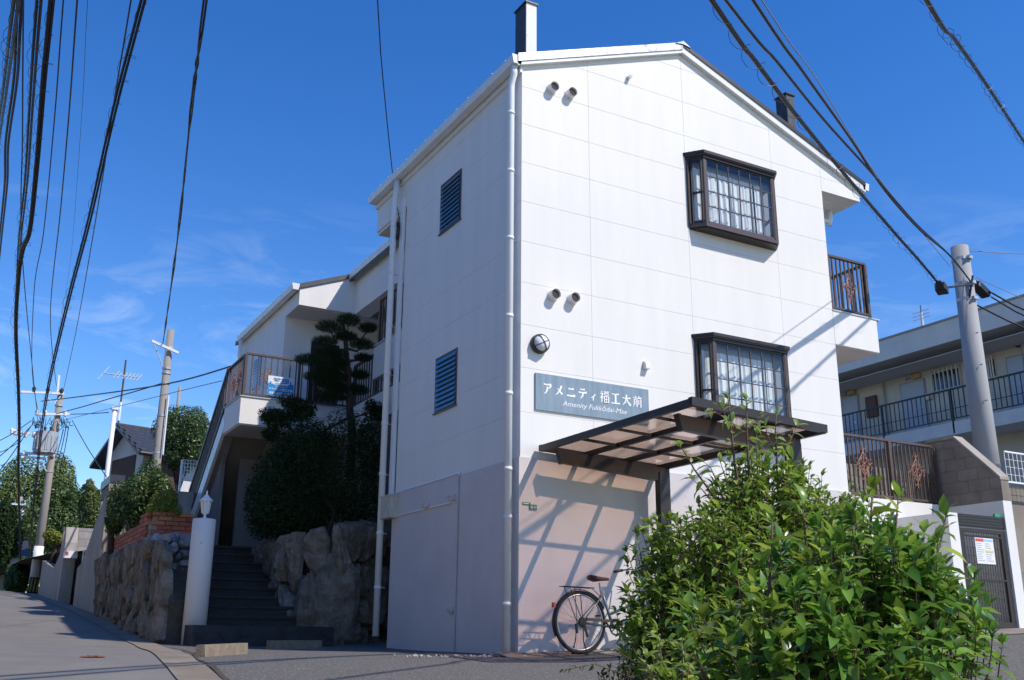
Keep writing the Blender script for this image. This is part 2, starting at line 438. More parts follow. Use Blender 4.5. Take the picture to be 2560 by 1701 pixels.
for x, y in rd_in:
    w = .30 if y > 2 else .30+.0*y
    gut_out.append((x+w, y))
strip('gutter', rd_in, gut_out, .012, 'concrete', 3)
# thin lip line of the gutter nearest the road
strip('gutter_lip', [(x-.025, y) for x, y in rd_in], [(x+.02, y) for x, y in rd_in], .016, 'concrete', 1)
# broken seam between the gutter and the lot
rk = random.Random(77); seam = [(x+.30+rk.uniform(-.02,.02), y) for x, y in rd_in if -9 < y < 3.5]
strip('seam', seam, [(x+rk.uniform(.02,.07), y+.02) for x, y in seam], .018, 'soil', 1)
# raised garden terrace behind the street walls
def tz(x, y): return max(1.67, zr(y)+1.3)
sheet('terrace', frange(-2.8, 14.2, 1.0), frange(7.8, 66, 1.0), lambda x, y: tz(x, y), 'soil')
# concrete strip along the gable foot
mb = MB()
for i in range(12):
    x0, x1 = lerp(-.35, 5.6, i/12), lerp(-.35, 5.6, (i+1)/12)
    mb.add([(x0,-.32,gz(x0,-.3)+.004),(x1,-.32,gz(x1,-.3)+.004),(x1,.02,gz(x1,0)+.035),(x0,.02,gz(x0,0)+.035),(x0,-.32,-.3),(x1,-.32,-.3)], [(0,1,2,3),(4,5,1,0)])
tag(mb.build('apron', 'concrete'), kind='structure')
mb = MB()
for i in range(10):
    x0, x1 = lerp(6.4, 13, i/10), lerp(6.4, 13, (i+1)/10)
    mb.add([(x0,-.75,gz(x0,-.75)+.004),(x1,-.75,gz(x1,-.75)+.004),(x1,.02,gz(x1,0)+.03),(x0,.02,gz(x0,0)+.03)], [(0,1,2,3)])
tag(mb.build('apron', 'concrete_brown'), kind='structure')
# ---------------------------------------------------------------- the apartment building
EX, EY, EZ = Vector((1,0,0)), Vector((0,1,0)), Vector((0,0,1))
BL = thing('apartment_building', (0,0,0), 'white two-storey gabled apartment building with brown bay windows and name sign', 'building')
ZB, PH = 2.263, .56
APX, APZ, SL = 2.75, 8.80, .385         # apex and roof slope
def rz(x): return APZ-SL*abs(x-APX)
W = 5.52
# backing walls
mb = MB()
mb.prism([(.026,ZB-.05),(W,ZB-.05),(W,7.07),(6.38,7.07),(6.38,rz(6.38)-.08),(APX,APZ-.08),(.026,rz(0)-.08)], 'y', .012, .25)
wall = mb.build('wall', 'siding_joint', BL)
mb = MB(); mb.prism([(.024,-.4),(W,-.4),(W,7.0),(.024,7.0)], 'y', .25, 3.80); mb.build('wall', 'siding_joint', BL)
mb = MB(); mb.prism([(.024,7.0),(W,7.0),(W,rz(W)-.1),(APX,APZ-.1),(.024,rz(.02)-.1)], 'y', .25, 5.15); mb.build('wall', 'siding_joint', BL)
# mortar base, slightly proud
mb = MB(); mb.box((-.025,-.022,-.4),(W+.02,.25,ZB-.004)); mb.build('base_wall', 'mortar', BL)
mb = MB(); mb.box((-.025,.25,-.4),(.1,3.86,ZB-.004)); mb.build('base_wall', 'mortar', BL)
# gable panels
GAP = .0009
colx = [0,1.07,2.755,4.46,5.52,6.38]
fr = (Vector((0,.012,0)), EX, EZ, -EY)
for j in range(12):
    z0 = ZB+j*PH; z1 = z0+PH
    for i in range(5):
        p = [(colx[i]+GAP,z0+GAP),(colx[i+1]-GAP,z0+GAP),(colx[i+1]-GAP,z1-GAP),(colx[i]+GAP,z1-GAP)]
        p = clip(p, SL, 1, APZ-.06+SL*APX); p = clip(p, -SL, 1, APZ-.06-SL*APX)
        if i == 4:
            if z1 < 7.07: continue
            p = clip(p, 0, -1, -7.07)
        if len(p) < 3 or abs(area2(p)) < .01: continue
        MB().plate(p, fr, .012, .002).build('panel', 'siding', BL)
# side wall panels (x = 0 plane)
fr = (Vector((.02,0,0)), -EY, EZ, -EX)
coly = [.012,1.7,2.55,3.83]
LV = [(1.80,2.46,6.06,6.83),(1.80,2.46,3.285,4.06)]   # louvre windows
for j in range(10):
    z0 = ZB+j*PH; z1 = min(z0+PH, 7.66)
    for i in range(3):
        if z1-z0 < .05: continue
        y0, y1 = coly[i]+GAP*.6, coly[i+1]-GAP*.6
        p = [(-y1,z0+GAP*.6),(-y0,z0+GAP*.6),(-y0,z1-GAP*.6),(-y1,z1-GAP*.6)]
        MB().plate(p, fr, .02, .002).build('panel', 'siding', BL)
# soffit band behind the side wall: roof carried on over the stair bay
mb = MB(); mb.box((0,3.835,7.05),(.3,5.15,7.50)); mb.build('fascia', 'siding', BL)
mb = MB(); mb.box((.3,3.84,7.04),(W,5.14,7.12)); mb.build('soffit', 'siding', BL)
# roof: two slabs
mb = MB()
x0, x1 = -.10, 6.46
for (xa, xb, n) in ((x0, APX, 'L'), (APX, x1, 'R')):
    mb2 = MB(); za, zb = rz(xa)+.02, rz(xb)+.02
    mb2.prism([(xa,za-.10),(xb,zb-.10),(xb,zb),(xa,za)], 'y', -.06, 5.22)
    rf = mb2.build('roof', 'roof_dark', BL)
    mb3 = MB(); mb3.prism([(xa,za-(.11 if n=='L' else .055)),(xb,zb-(.11 if n=='L' else .055)),(xb,zb+.012),(xa,za+.012)], 'y', -.085, -.06); mb3.build('rake_flashing', 'flashing' if n == 'L' else 'bronze', rf)
    mb3 = MB(); mb3.prism([(xa,za-.16),(xb,zb-.16),(xb,zb-(.11 if n=='L' else .055)),(xa,za-(.11 if n=='L' else .055))], 'y', -.07, .008); mb3.build('rake_board', 'white_trim', rf)
mb = MB(); mb.prism([(APX-.14,APZ-.03),(APX,APZ+.045),(APX+.14,APZ-.03),(APX,APZ-.01)], 'y', -.10, 5.22); mb.build('ridge_cap', 'flashing', BL)
# gutters: segments with straps
def gutter(name, x, y0, y1, z, side, parent, segs=6):
    g = grp(name, parent); prof = [(0,0),(.03,-.10),(.12,-.10),(.14,0),(.155,0),(.135,-.115),(.02,-.115),(-.015,0)]
    for i in range(segs):
        a, b = lerp(y0, y1, i/segs)+.004, lerp(y0, y1, (i+1)/segs)-.004
        m = MB(); m.prism([(x+side*p[0], z+p[1]) for p in prof], 'y', a, b)
        m.prism([(x+side*.0, z-.11),(x+side*.13, z-.11),(x+side*.15,z),(x,z)], 'y', b-.004, b+.012)
        m.build('gutter_section', 'white_trim', g)
    m = MB(); m.prism([(x+side*p[0], z+p[1]) for p in ((0,.01),(.02,-.12),(.135,-.12),(.16,.01))], 'y', y0-.03, y0); m.build('end_cap', 'white_trim', g)
    for i in range(segs*2): 
        yy = lerp(y0, y1, (i+.5)/(segs*2)); m = MB().bar((x-side*.02,yy,z+.012),(x+side*.16,yy,z+.012),.02,.006); m.build('strap', 'galv', g)
    return g
gutter('gutter', -.03, -.04, 5.20, 7.70, -1, BL, 7)
gutter('gutter', 6.40, -.04, 5.20, rz(6.40)-.0, 1, BL, 7)
# fascia board under left gutter
MB().box((-.035,-.02,7.50),(.0,5.2,7.70)).build('fascia', 'white_trim', BL)
# chimneys
def chimney(x, y, zt, w, d, m):
    c = grp('chimney', BL)
    b = MB().box((x,y,rz(x+w/2)-.2),(x+w,y+d,zt)).build('shaft', m, c)
    MB().box((x-.02,y-.02,zt),(x+w+.02,y+d+.02,zt+.025)).build('cap', 'black_metal', c)
    MB().box((x-.006,y+.004,rz(x+w/2)-.2),(x-.001,y+d,zt-.001)).build('dark_side_face', 'chim_black', c)  # thin sheet that makes the left face black, whatever the shaft colour
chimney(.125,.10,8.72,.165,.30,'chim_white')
chimney(5.27,.35,8.92,.17,.24,'chim_black')
# louvre windows
for (y0, y1, z0, z1) in LV:
    w = grp('louvre_window', BL)
    f = MB(); t = .022
    f.box((-.012,y0-t,z0-t),(.02,y1+t,z0)); f.box((-.012,y0-t,z1),(.02,y1+t,z1+t)); f.box((-.012,y0-t,z0),(.02,y0,z1)); f.box((-.012,y1,z0),(.02,y1+t,z1))
    f.build('frame', 'rail_brown', w)
    MB().box((-.03,y0-.04,z0-t-.018),(.02,y1+.04,z0-t)).build('sill', 'bronze_lt', w)
    MB().box((-.002,y0,z0),(.004,y1,z1)).build('backing', 'louvre_dark', w)
    n = 11; src = None
    for k in range(n):
        zc = lerp(z0, z1, (k+.5)/n); h = (z1-z0)/n
        if src is None:
            m = MB(); m.bar((0,y0+.006,0),(0,y1-.006,0),.006,h*1.25,up=(.30,0,1)); src = m.build('slat', 'louvre_pane', w, rel=True); src.location = (-.012,0,zc)
        else: inst(src, 'slat', w, (-.012,0,zc))
# downpipes
def downpipe(x, y, z0, z1, r, parent, brackets, elbow=None):
    d = grp('downpipe', parent)
    pts = [(x,y,z0),(x,y,z1)]
    if elbow: pts += elbow
    MB().tube(pts, r, 14).build('pipe', 'pipe_white', d, smooth=True)
    for zz in brackets:
        MB().tube([(x,y,zz-.022),(x,y,zz+.022)], r+.006, 14).build('collar', 'pipe_white', d, smooth=True)
        MB().tube([(x,y,zz),(max(x+.02,.0),y+.05 if x<-.03 else y,zz)], .008, 6).build('bracket', 'white_trim', d)
    return d
downpipe(-.115,.085,-.03,7.28,.046,BL,[.55,1.55,2.12,3.05,4.05,5.1,6.05,6.9],[(-.115,.075,7.36),(-.11,.02,7.46),(-.11,.015,7.58)])
downpipe(-.13,4.05,.20,7.22,.05,BL,[.9,1.7,2.6,3.4,4.2,5.0,5.9,6.7],[(-.115,4.05,7.32),(-.10,4.05,7.58)])
MB().box((-.05,3.87,2.1),(.0,3.98,7.2)).build('cable_duct', 'pipe_white', BL)
# conduit and hooded outlets on the side wall
MB().tube([(-.035,4.2,2.275),(-.035,1.575,2.285),(-.035,1.575,2.25)], .012, 6).build('conduit', 'pipe_white', BL)
MB().tube([(-.037,1.575,2.26),(-.037,1.60,.0)], .013, 6).build('conduit', 'galv', BL)
MB().tube([(-.037,3.6,1.925),(-.037,1.72,1.915)], .012, 6).build('conduit', 'pipe_white', BL)
def hood(y, z, r=.045):
    m = MB(); m.tube([(-.025,y,z),(-.10,y,z-.05)], [r,r*1.0], 10); m.box((-.12,y-r*1.1,z-.005),(-.025,y+r*1.1,z+.005)); return m.build('vent_hood', 'mortar', BL)
hood(2.56,1.99); hood(1.735,1.99); hood(1.66,.55)
b = grp('meter_box', BL)
MB().box((-.16,3.64,1.90),(-.027,4.0,2.22)).build('case', 'cream', b)
MB().box((-.17,3.62,2.22),(-.027,4.02,2.245)).build('lid', 'cream', b)
for zz in (1.98,2.12): MB().box((-.168,3.66,zz),(-.16,3.72,zz+.03)).build('latch', 'galv', b)
# vents on the gable
def vent(x, z):
    v = grp('vent_cap', BL)
    m = MB(); o = len(m.v)
    m.tube([(x,-.005,z),(x,-.10,z)], [.072,.066], 20, cap=False)
    m.tube([(x,-.10,z),(x,-.06,z)], [.066,.055], 20, cap=False); m.tube([(x,.0,z),(x,-.008,z)], [.085,.082], 20)
    m.build('collar', 'white_trim', v, smooth=False)
    MB().tube([(x,-.03,z),(x,-.075,z)], [.062,.058], 20).build('mesh', 'vent_dark', v)
for x, z in ((.468,7.395),(.760,7.395),(.468,4.395),(.764,4.40)): vent(x, z)
v = MB(); v.tube([(1.77,0,7.97),(1.77,-.07,7.95)], [.03,.028], 10); v.build('vent_hood', 'white_trim', BL)
s = MB(); s.box((1.87,-.075,3.61),(1.945,0,3.64)); s.prism([(0,3.64),(-.075,3.64),(-.055,3.70),(0,3.725)], 'x', 1.875, 1.94); s.build('vent_hood', 'white_trim', BL)

# bay windows
def bay(z0, z1, idx):
    w = grp('bay_window', BL); D = .19; xl, xr, fl, fr_ = 2.77, 4.435, 2.935, 4.295
    base = [(xl,0),(fl,-D),(fr_,-D),(xr,0)]
    def ring(off, za, zb, nm, mt):
        p = [(xl-off*1.0,-.0),(fl-off*.45,-D-off),(fr_+off*.45,-D-off),(xr+off*1.0,-.0)]
        MB().prism(p, 'z', za, zb).build(nm, mt, w)
    ring(.055, z1-.045, z1, 'cornice', 'bronze'); ring(.04, z1-.062, z1-.045, 'cornice', 'bronze_lt'); ring(.02, z1-.10, z1-.062, 'cornice', 'bronze')
    ring(.012, z0, z0+.055, 'sill', 'bronze_lt'); ring(-.012, z0-.02, z0, 'sill', 'bronze')
    zt, zb_ = z1-.10, z0+.055
    # back plate and ceiling
    MB().box((xl+.02,-.004,zb_),(xr-.02,-.0005,zt)).build('back_panel', 'bay_inside', w)
    # corner posts
    for (px, py, pw) in ((xl+.01,-.02,.04),(xr-.01,-.02,.04)): MB().box((px-pw/2,py-.02,zb_),(px+pw/2,.0,zt)).build('frame', 'bronze', w)
    for sx, px in ((1,fl),(-1,fr_)): MB().prism([(px-sx*.02,-D+.02),(px,-D-.003),(px+sx*.045,-D-.003),(px+sx*.045,-D+.04),(px,-D+.04)], 'z', zb_, zt).build('frame', 'bronze_lt', w)
    # side lights
    for (a, b) in (((xl+.03,-.03),(fl-.008,-D+.015)),((xr-.03,-.03),(fr_+.008,-D+.015))):
        a3, b3 = Vector((*a,0)), Vector((*b,0)); zs = [zb_,zt]
        MB().bar(a3+EZ*(zb_+.02),b3+EZ*(zb_+.02),.03,.04).build('frame','bronze',w); MB().bar(a3+EZ*(zt-.02),b3+EZ*(zt-.02),.03,.04).build('frame','bronze',w)
        MB().bar(lerp(a3,b3,.12)+EZ*zb_,lerp(a3,b3,.12)+EZ*zt,.03,.03).build('frame','bronze',w); MB().bar(lerp(a3,b3,.88)+EZ*zb_,lerp(a3,b3,.88)+EZ*zt,.03,.03).build('frame','bronze',w)
        MB().bar(a3+EZ*lerp(zb_,zt,.47),b3+EZ*lerp(zb_,zt,.47),.03,.025).build('transom','bronze',w)
        for za, zc in ((zb_+.04,lerp(zb_,zt,.46)),(lerp(zb_,zt,.48),zt-.04)):
            MB().add([a3+EZ*za,b3+EZ*za,b3+EZ*zc,a3+EZ*zc],[(0,1,2,3)]).build('pane','pane_clear',w)
    # front lights: 6 x 4 panes between thin bars
    xa, xb = fl+.05, fr_-.05; y = -D+.015; nx, nz = 6, (4 if idx == 0 else 5)
    MB().box((xa-.012,y-.012,zt-.03),(xb+.012,y+.015,zt)).build('frame','bronze',w); MB().box((xa-.012,y-.012,zb_),(xb+.012,y+.015,zb_+.035)).build('frame','bronze_lt',w)
    MB().box((xa-.012,y-.012,zb_),(xa+.012,y+.015,zt)).build('frame','bronze_lt',w); MB().box((xb-.012,y-.012,zb_),(xb+.012,y+.015,zt)).build('frame','bronze_lt',w)
    za, zc = zb_+.035, zt-.03; ps = None
    for i in range(nx):
        for j in range(nz):
            cx, cz = lerp(xa,xb,(i+.5)/nx), lerp(za,zc,(j+.5)/nz)
            if ps is None:
                hw, hh = (xb-xa)/nx/2-.004, (zc-za)/nz/2-.004
                ps = MB().add([(-hw,0,-hh),(hw,0,-hh),(hw,0,hh),(-hw,0,hh)],[(0,1,2,3)]).build('pane','pane_clear',w,rel=True); ps.location = (cx,y,cz)
            else: inst(ps,'pane',w,(cx,y,cz))
    for i in range(1, nx): x = lerp(xa,xb,i/nx); MB().box((x-.006,y-.008,za),(x+.006,y+.008,zc)).build('muntin','bronze_lt',w)
    for j in range(1, nz): z = lerp(za,zc,j/nz); MB().box((xa,y-.0085,z-.006),(xb,y+.0085,z+.006)).build('muntin','bronze_lt',w)
    # curtains: three gathered drops
    for (ca, cb, amp, fq) in ((xl+.06,3.62,.018,9.0),(3.60,3.98,.014,11.0),(4.02,4.18,.012,13.0)):
        m = MB(); n = 70; zt2, zb2 = zt-.12, zb_+.02
        rnd = random.Random(int(ca*100)+idx); ph = [rnd.uniform(0,6.28) for _ in range(3)]
        for k in range(n+1):
            x = lerp(ca,cb,k/n); a = math.sin(x*fq*6.283/1.0+ph[0])+.5*math.sin(x*fq*11.3+ph[1])
            m.v.append((x,-.045+amp*.5*a,zt2)); m.v.append((x,-.045+amp*.8*a,lerp(zt2,zb2,.5))); m.v.append((x+.006*math.sin(x*40),-.05+amp*1.3*a,zb2))
        for k in range(n):
            for r in range(2): q = k*3+r; m.f.append((q,q+3,q+4,q+1))
        m.build('curtain','curtain',w,smooth=True)
    return w
bay(5.83, 7.01, 0)
bay(2.76, 4.23, 1)

# right-hand balcony, upper floor
rb = grp('balcony', BL)
MB().box((W+.004,.0,4.515),(6.48,5.0,5.05)).build('parapet', 'siding', rb)
MB().box((W+.004,-.012,5.05),(6.55,5.0,5.075)).build('coping', 'galv', rb)
MB().box((W+.01,.02,4.50),(6.47,4.98,4.515)).build('soffit', 'mortar', rb)
MB().box((W+.002,.25,7.06),(6.37,5.14,7.075)).build('soffit', 'white_trim', rb)
MB().box((6.33,.25,7.075),(6.375,5.14,7.24)).build('fascia', 'white_trim', rb)
def railing(parent, p, q, z0, h, n, orn=(), m='rail_brown', posts=True, base=.04):
    rl = grp('railing', parent); p = Vector((p[0],p[1],0)); q = Vector((q[0],q[1],0)); d = (q-p).normalized(); Lh = (q-p).length
    MB().bar(p+EZ*(z0+h-.02),q+EZ*(z0+h-.02),.055,.035).build('top_rail', m, rl)
    MB().bar(p+EZ*(z0+base),q+EZ*(z0+base),.04,.03).build('bottom_rail', m, rl)
    if posts:
        for t in ((0,1) if Lh < 1.6 else (0,.5,1)):
            c = lerp(p,q,t); MB().bar(c+EZ*z0,c+EZ*(z0+h-.03),.05,.05,up=d).build('post', m, rl)
    src = None; zc = z0+base+.01; hh = h-base-.045
    for i in range(1, n):
        c = lerp(p,q,i/n)
        if posts and Lh >= 1.6 and abs(i/n-.5) < .3/n: continue
        if src is None:
            src = MB().box((-.011,-.011,0),(.011,.011,hh)).build('baluster', m, rl, rel=True); src.location = (c.x,c.y,zc); src.rotation_euler = (0,0,math.atan2(d.y,d.x))
        else: inst(src,'baluster',rl,(c.x,c.y,zc),(0,0,math.atan2(d.y,d.x)))
    for t in orn:
        ornament(rl, lerp(p,q,t)+EZ*(z0+h*.47), d, .5*min(h,1.0))
    return rl
def ornament(parent, c, d, s):       # lozenge scrollwork on a baluster
    m = MB(); n = d.cross(EZ)
    def P(a, b): return c+d*(a*s)+EZ*(b*s)+n*.0
    m.tube([P(0,-.55),P(0,.55)], .009, 5)
    for sx in (-1,1):
        m.tube([P(0,-.36),P(sx*.20,-.08),P(sx*.22,.05),P(0,.36)], .009, 5)
        m.tube([P(sx*.22,0),P(sx*.36,.05),P(sx*.33,.16),P(sx*.24,.13)], .008, 5)
        m.tube([P(sx*.22,0),P(sx*.34,-.08),P(sx*.28,-.17)], .008, 5)
        m.tube([P(0,.40),P(sx*.11,.48),P(sx*.13,.38)], .008, 5); m.tube([P(0,-.40),P(sx*.11,-.48),P(sx*.13,-.38)], .008, 5)
        m.tube([P(sx*.02,.0),P(sx*.13,.10),P(sx*.05,.2)], .008, 5); m.tube([P(sx*.02,.0),P(sx*.13,-.10),P(sx*.05,-.2)], .008, 5)
    for a, b in ((0,0),(.2,.0),(-.2,.0),(0,.3),(0,-.3),(.1,.16),(-.1,-.16)):
        m.lathe(P(a,b)-EZ*.018, [(.002,0),(.02,.01),(.02,.026),(.002,.036)], 6)
    return m.build('ornament', 'copper', parent)
railing(rb, (W+.02,.03), (6.36,.03), 5.08, .915, 9, (.52,))
railing(rb, (6.36,.06), (6.36,4.9), 5.08, .915, 40)
# laundry pole under the eave
MB().tube([(W+.02,.55,6.85),(6.18,.5,6.86)], .04, 12).build('drain_pipe', 'pipe_white', rb, smooth=True)
MB().tube([(6.18,.5,6.80),(6.20,.5,6.90),(6.22,.5,7.06)], .045, 12).build('drain_pipe', 'pipe_white', rb, smooth=True)

# ---- stair bay and rear wing on the left
MB().box((1.92,5.20,1.475),(W,13,7.3)).build('wall', 'siding', BL)              # recessed back wall of the corridor
MB().box((.887,6.2,6.633),(1.232,8.595,7.363)).build('lintel', 'siding', BL)
MB().box((.887,5.9,4.966),(1.025,7.33,5.615)).build('parapet', 'siding', BL)
MB().box((.864,5.9,5.615),(1.048,7.33,5.644)).build('coping', 'galv', BL)
MB().box((1.025,5.9,4.971),(1.915,7.33,5.063)).build('floor_slab', 'mortar', BL)
MB().box((1.232,5.9,7.225),(1.915,8.595,7.363)).build('soffit', 'mortar', BL)
MB().box((.91,5.9,4.12),(1.915,8.687,4.638)).build('floor_slab', 'siding', BL)
railing(BL, (.956,6.1), (.956,8.515), 4.638, .897, 18)
railing(BL, (.956,6.16), (.956,7.25), 5.65, .943, 8)
mb = MB(); mb.prism([(.749,7.455),(3.0,8.32),(3.0,8.22),(.749,7.34)], 'y', 5.9, 14); mb.build('roof', 'roof_dark', BL)
gutter('gutter', .864, 6.1, 8.55, 7.507, -1, BL, 3)
# wing
WG = grp('rear_wing', BL)
def wz(x): return 7.064+.385*(x+.298)
mb = MB(); mb.prism([(-.298,6.662),(.887,6.662),(.887,wz(.887)-.045),(-.298,wz(-.298)-.045)], 'y', 8.572, 8.71); mb.build('gable', 'siding', WG)
MB().box((-.297,8.71,6.65),(1.915,9.46,6.668)).build('soffit', 'mortar', WG)
MB().box((-.297,9.452,1.6),(3.76,13.06,6.97)).build('wall', 'siding', WG)
MB().box((-.30,8.71,6.668),(-.205,9.452,6.97)).build('fascia', 'siding', WG)
MB().box((-.305,9.452,6.97),(-.2,13.06,7.06)).build('fascia', 'siding', WG)
mb = MB(); mb.prism([(-.40,wz(-.40)+.045),(2.73,wz(2.73)+.045),(2.73,wz(2.73)-.055),(-.40,wz(-.40)-.055)], 'y', 8.54, 13.29); mb.build('roof', 'roof_dark', WG)
gutter('gutter', -.32, 8.55, 12.88, 7.076, -1, WG, 6)
MB().tube([(-.435,12.6,6.94),(-.435,12.62,6.53),(-.367,12.66,6.3),(-.367,12.66,1.7)], .045, 10).build('downpipe', 'pipe_white', WG, smooth=True)
w = grp('louvre_window', WG)
MB().box((-.321,10.975,5.454),(-.298,11.642,6.248)).build('frame', 'white_trim', w)
for k in range(10): MB().box((-.335,11.01,5.50+k*.0713),(-.321,11.61,5.558+k*.0713)).build('slat', 'louvre_pane', w)
MB().box((.232,9.417,4.649),(.945,9.451,6.213)).build('door_frame', 'white_trim', WG)
dd = MB().box((.278,9.406,4.649),(.898,9.416,6.179)).build('door', 'bronze', WG)
MB().box((.347,9.377,5.293),(.381,9.406,5.478)).build('door_handle', 'steel', dd)
# balcony of the wing
LB = grp('balcony', BL)
MB().box((-1.298,8.572,4.103),(.905,9.837,4.627)).build('parapet', 'siding', LB)
MB().box((-1.321,8.549,4.627),(.905,9.837,4.647)).build('coping', 'galv', LB)
MB().box((-1.275,8.595,4.074),(.905,9.837,4.102)).build('soffit', 'mortar', LB)
railing(LB, (-1.252,8.607), (.887,8.607), 4.65, .868, 17, (.22,.75))
MB().box((-1.16,10.0,4.0),(-1.0,10.3,4.07)).build('bracket', 'wall_shade_dark', LB)
railing(LB, (-1.264,8.64), (-1.264,9.78), 4.65, .845, 9, (.3,.65))
# walls below the landing, their brown darkened to deepen the shade
MB().box((-.78,10.297,1.475),(1.915,10.412,4.07)).build('wall', 'wall_shade_dark', BL)
MB().box((-.372,9.43,1.5),(.886,9.45,4.072)).build('wall', 'wall_shade_dark', BL)  # dark sheet over the white siding, shade put into its colour
MB().box((.887,6.502,1.475),(1.915,10.297,4.11)).build('wall', 'wall_shade_dark', BL)
# stair down from the landing, away from the street corner
ST = grp('stair', BL)
MB().bar((-1.275,9.78,4.385),(-1.275,12.54,2.165),.06,.30).build('stringer', 'white_trim', ST)
MB().prism([(9.80,4.22),(12.54,2.03),(12.54,1.93),(9.80,4.12)], 'x', -1.24, -.375).build('soffit', 'wall_shade_dark', ST)
MB().prism([(9.80,4.10),(12.3,2.1),(12.3,1.6),(10.3,1.6),(10.3,3.6)], 'x', -1.16, -1.08).build('under_wall', 'wall_shade_dark', ST)
for k in range(10):
    t = (k+.5)/10; y = lerp(9.84,12.37,t); z = lerp(4.465,2.395,t); MB().box((-1.24,y-.14,z-.023),(-.38,y+.14,z+.023)).build('tread', 'concrete', ST)
MB().box((-.37,9.46,1.6),(-.30,12.7,4.75)).build('under_wall', 'wall_shade_dark', ST)
MB().bar((-1.286,9.837,5.478),(-1.286,12.482,3.269),.058,.058).build('handrail', 'rail_brown', ST)
MB().bar((-1.286,9.837,4.718),(-1.286,12.482,2.51),.046,.046).build('handrail', 'rail_brown', ST)
bs = None
for k in range(24):
    t = (k+.5)/24; y = lerp(9.837,12.482,t); z = lerp(4.718,2.51,t)
    if bs is None: bs = MB().box((-.0115,-.0115,0),(.0115,.0115,.76)).build('baluster', 'rail_brown', ST, rel=True); bs.location = (-1.286,y,z)
    else: inst(bs,'baluster',ST,(-1.286,y,z))

# management sign hung on the landing rail
def zA(u, v, **k): return at(560+u/4.3545, 640+v/4.3545, **k)
a, b = zA(488,1300,Y=8.56), zA(750,1545,Y=8.56); a.x = zA(478,1400,Y=8.56).x; b.x = zA(760,1440,Y=8.56).x
MS = thing('management_sign', (a.x,8.56,b.z), 'white and blue management sign board tied to the landing railing', 'sign')
MB().box((a.x,8.562,b.z),(b.x,8.572,a.z)).build('board', 'sign_white', MS)
hS = a.z-b.z; wS = b.x-a.x
MB().box((a.x+.004,8.558,b.z+.02*hS),(b.x-.004,8.5618,b.z+.52*hS)).build('print', 'sign_cyan', MS)
sk = [(.0,.62),(.06,.62),(.06,.70),(.12,.70),(.12,.60),(.22,.60),(.22,.56),(.78,.56),(.78,.62),(.84,.62),(.84,.80),(.90,.80),(.90,.66),(.97,.66),(1,.60),(1,.50),(0,.50)]
MB().add([(a.x+.004+(wS-.008)*u,8.5595,b.z+hS*v) for u, v in sk],[tuple(range(len(sk)))]).build('print','sign_cyan',MS)
SIGN_TEXT = [(MS,'管理',.50,.76,.62,.34,'sign_cyan'),(MS,'ライフサポート',.52,.47,.46,.075,'letter_white'),(MS,'アドバンス福工大前',.5,.33,.92,.13,'letter_white'),(MS,'092-605-6620',.5,.12,.86,.13,'letter_white')]
SIGN_GEO = (a.x,b.z,wS,hS)
# ---------------------------------------------------------------- stairs, stone walls, column
def stone_face(parent, frame, poly, nsx, nsy, rnd, m='stone', d=(.05,.13), joint=.012, warp=None, stretch=1.0, jit=.38):
    xs = [p[0] for p in poly]; ys = [p[1] for p in poly]; x0, x1, y0, y1 = min(xs), max(xs), min(ys), max(ys); sites = []
    for j in range(nsy):
        for i in range(nsx):
            sites.append((lerp(x0,x1,(i+.5+(.25 if j%2 else -.25)+rnd.uniform(-jit,jit))/nsx), lerp(y0,y1,(j+.5+rnd.uniform(-jit,jit))/nsy)))
    for c in voronoi([(a, b*stretch) for a, b in sites], [(a, b*stretch) for a, b in poly]):
        if not c: continue
        c = [(a, b/stretch) for a, b in c]
        if abs(area2(c)) < .003: continue
        stone(parent, frame, c, rnd.uniform(*d), joint, rnd, m)
def chaikin(p):
    out = []
    for i in range(len(p)):
        a, b = p[i], p[(i+1) % len(p)]; out += [(a[0]*.75+b[0]*.25,a[1]*.75+b[1]*.25),(a[0]*.25+b[0]*.75,a[1]*.25+b[1]*.75)]
    return out
def stone(parent, frame, c, d, joint, rnd, m):
    o, eu, ev, en = frame
    if area2(c) < 0: c = c[::-1]
    # drop tiny edges
    q = [c[0]]
    for p in c[1:]:
        if math.dist(p, q[-1]) > .03: q.append(p)
    if len(q) < 3: return
    c = chaikin(inset(q, joint*2.3)); n = len(c); cx = sum(p[0] for p in c)/n; cy = sum(p[1] for p in c)/n
    rings = [(1.0,-.3),(1.0,.45),(.96,.74),(.84,.93),(.45,1.0)]
    tx, ty = rnd.uniform(-.5,.5), rnd.uniform(-.45,.45); vs = []; fs = []
    size = math.sqrt(abs(area2(c)))
    for k, (s, h) in enumerate(rings):
        for i, p in enumerate(c):
            jx = rnd.uniform(-.05,.05)*size if k > 1 else 0
            px, py = cx+(p[0]-cx)*s+jx, cy+(p[1]-cy)*s+(rnd.uniform(-.04,.04)*size if k > 1 else 0)
            hh = d*h*(1+tx*(p[0]-cx)/size+ty*(p[1]-cy)/size)+(rnd.uniform(-.2,.2)*d if k > 1 else 0)
            vs.append(o+eu*px+ev*py+en*hh)
    for k in range(len(rings)-1):
        for i in range(n): j = (i+1) % n; fs.append((k*n+i, k*n+j, (k+1)*n+j, (k+1)*n+i))
    vs.append(o+eu*cx+ev*cy+en*d*1.02); t = len(vs)-1; b0 = (len(rings)-1)*n
    for i in range(n): fs.append((b0+i, b0+(i+1) % n, t))
    MB().add(vs, fs).build('stone', m, parent, smooth=False)

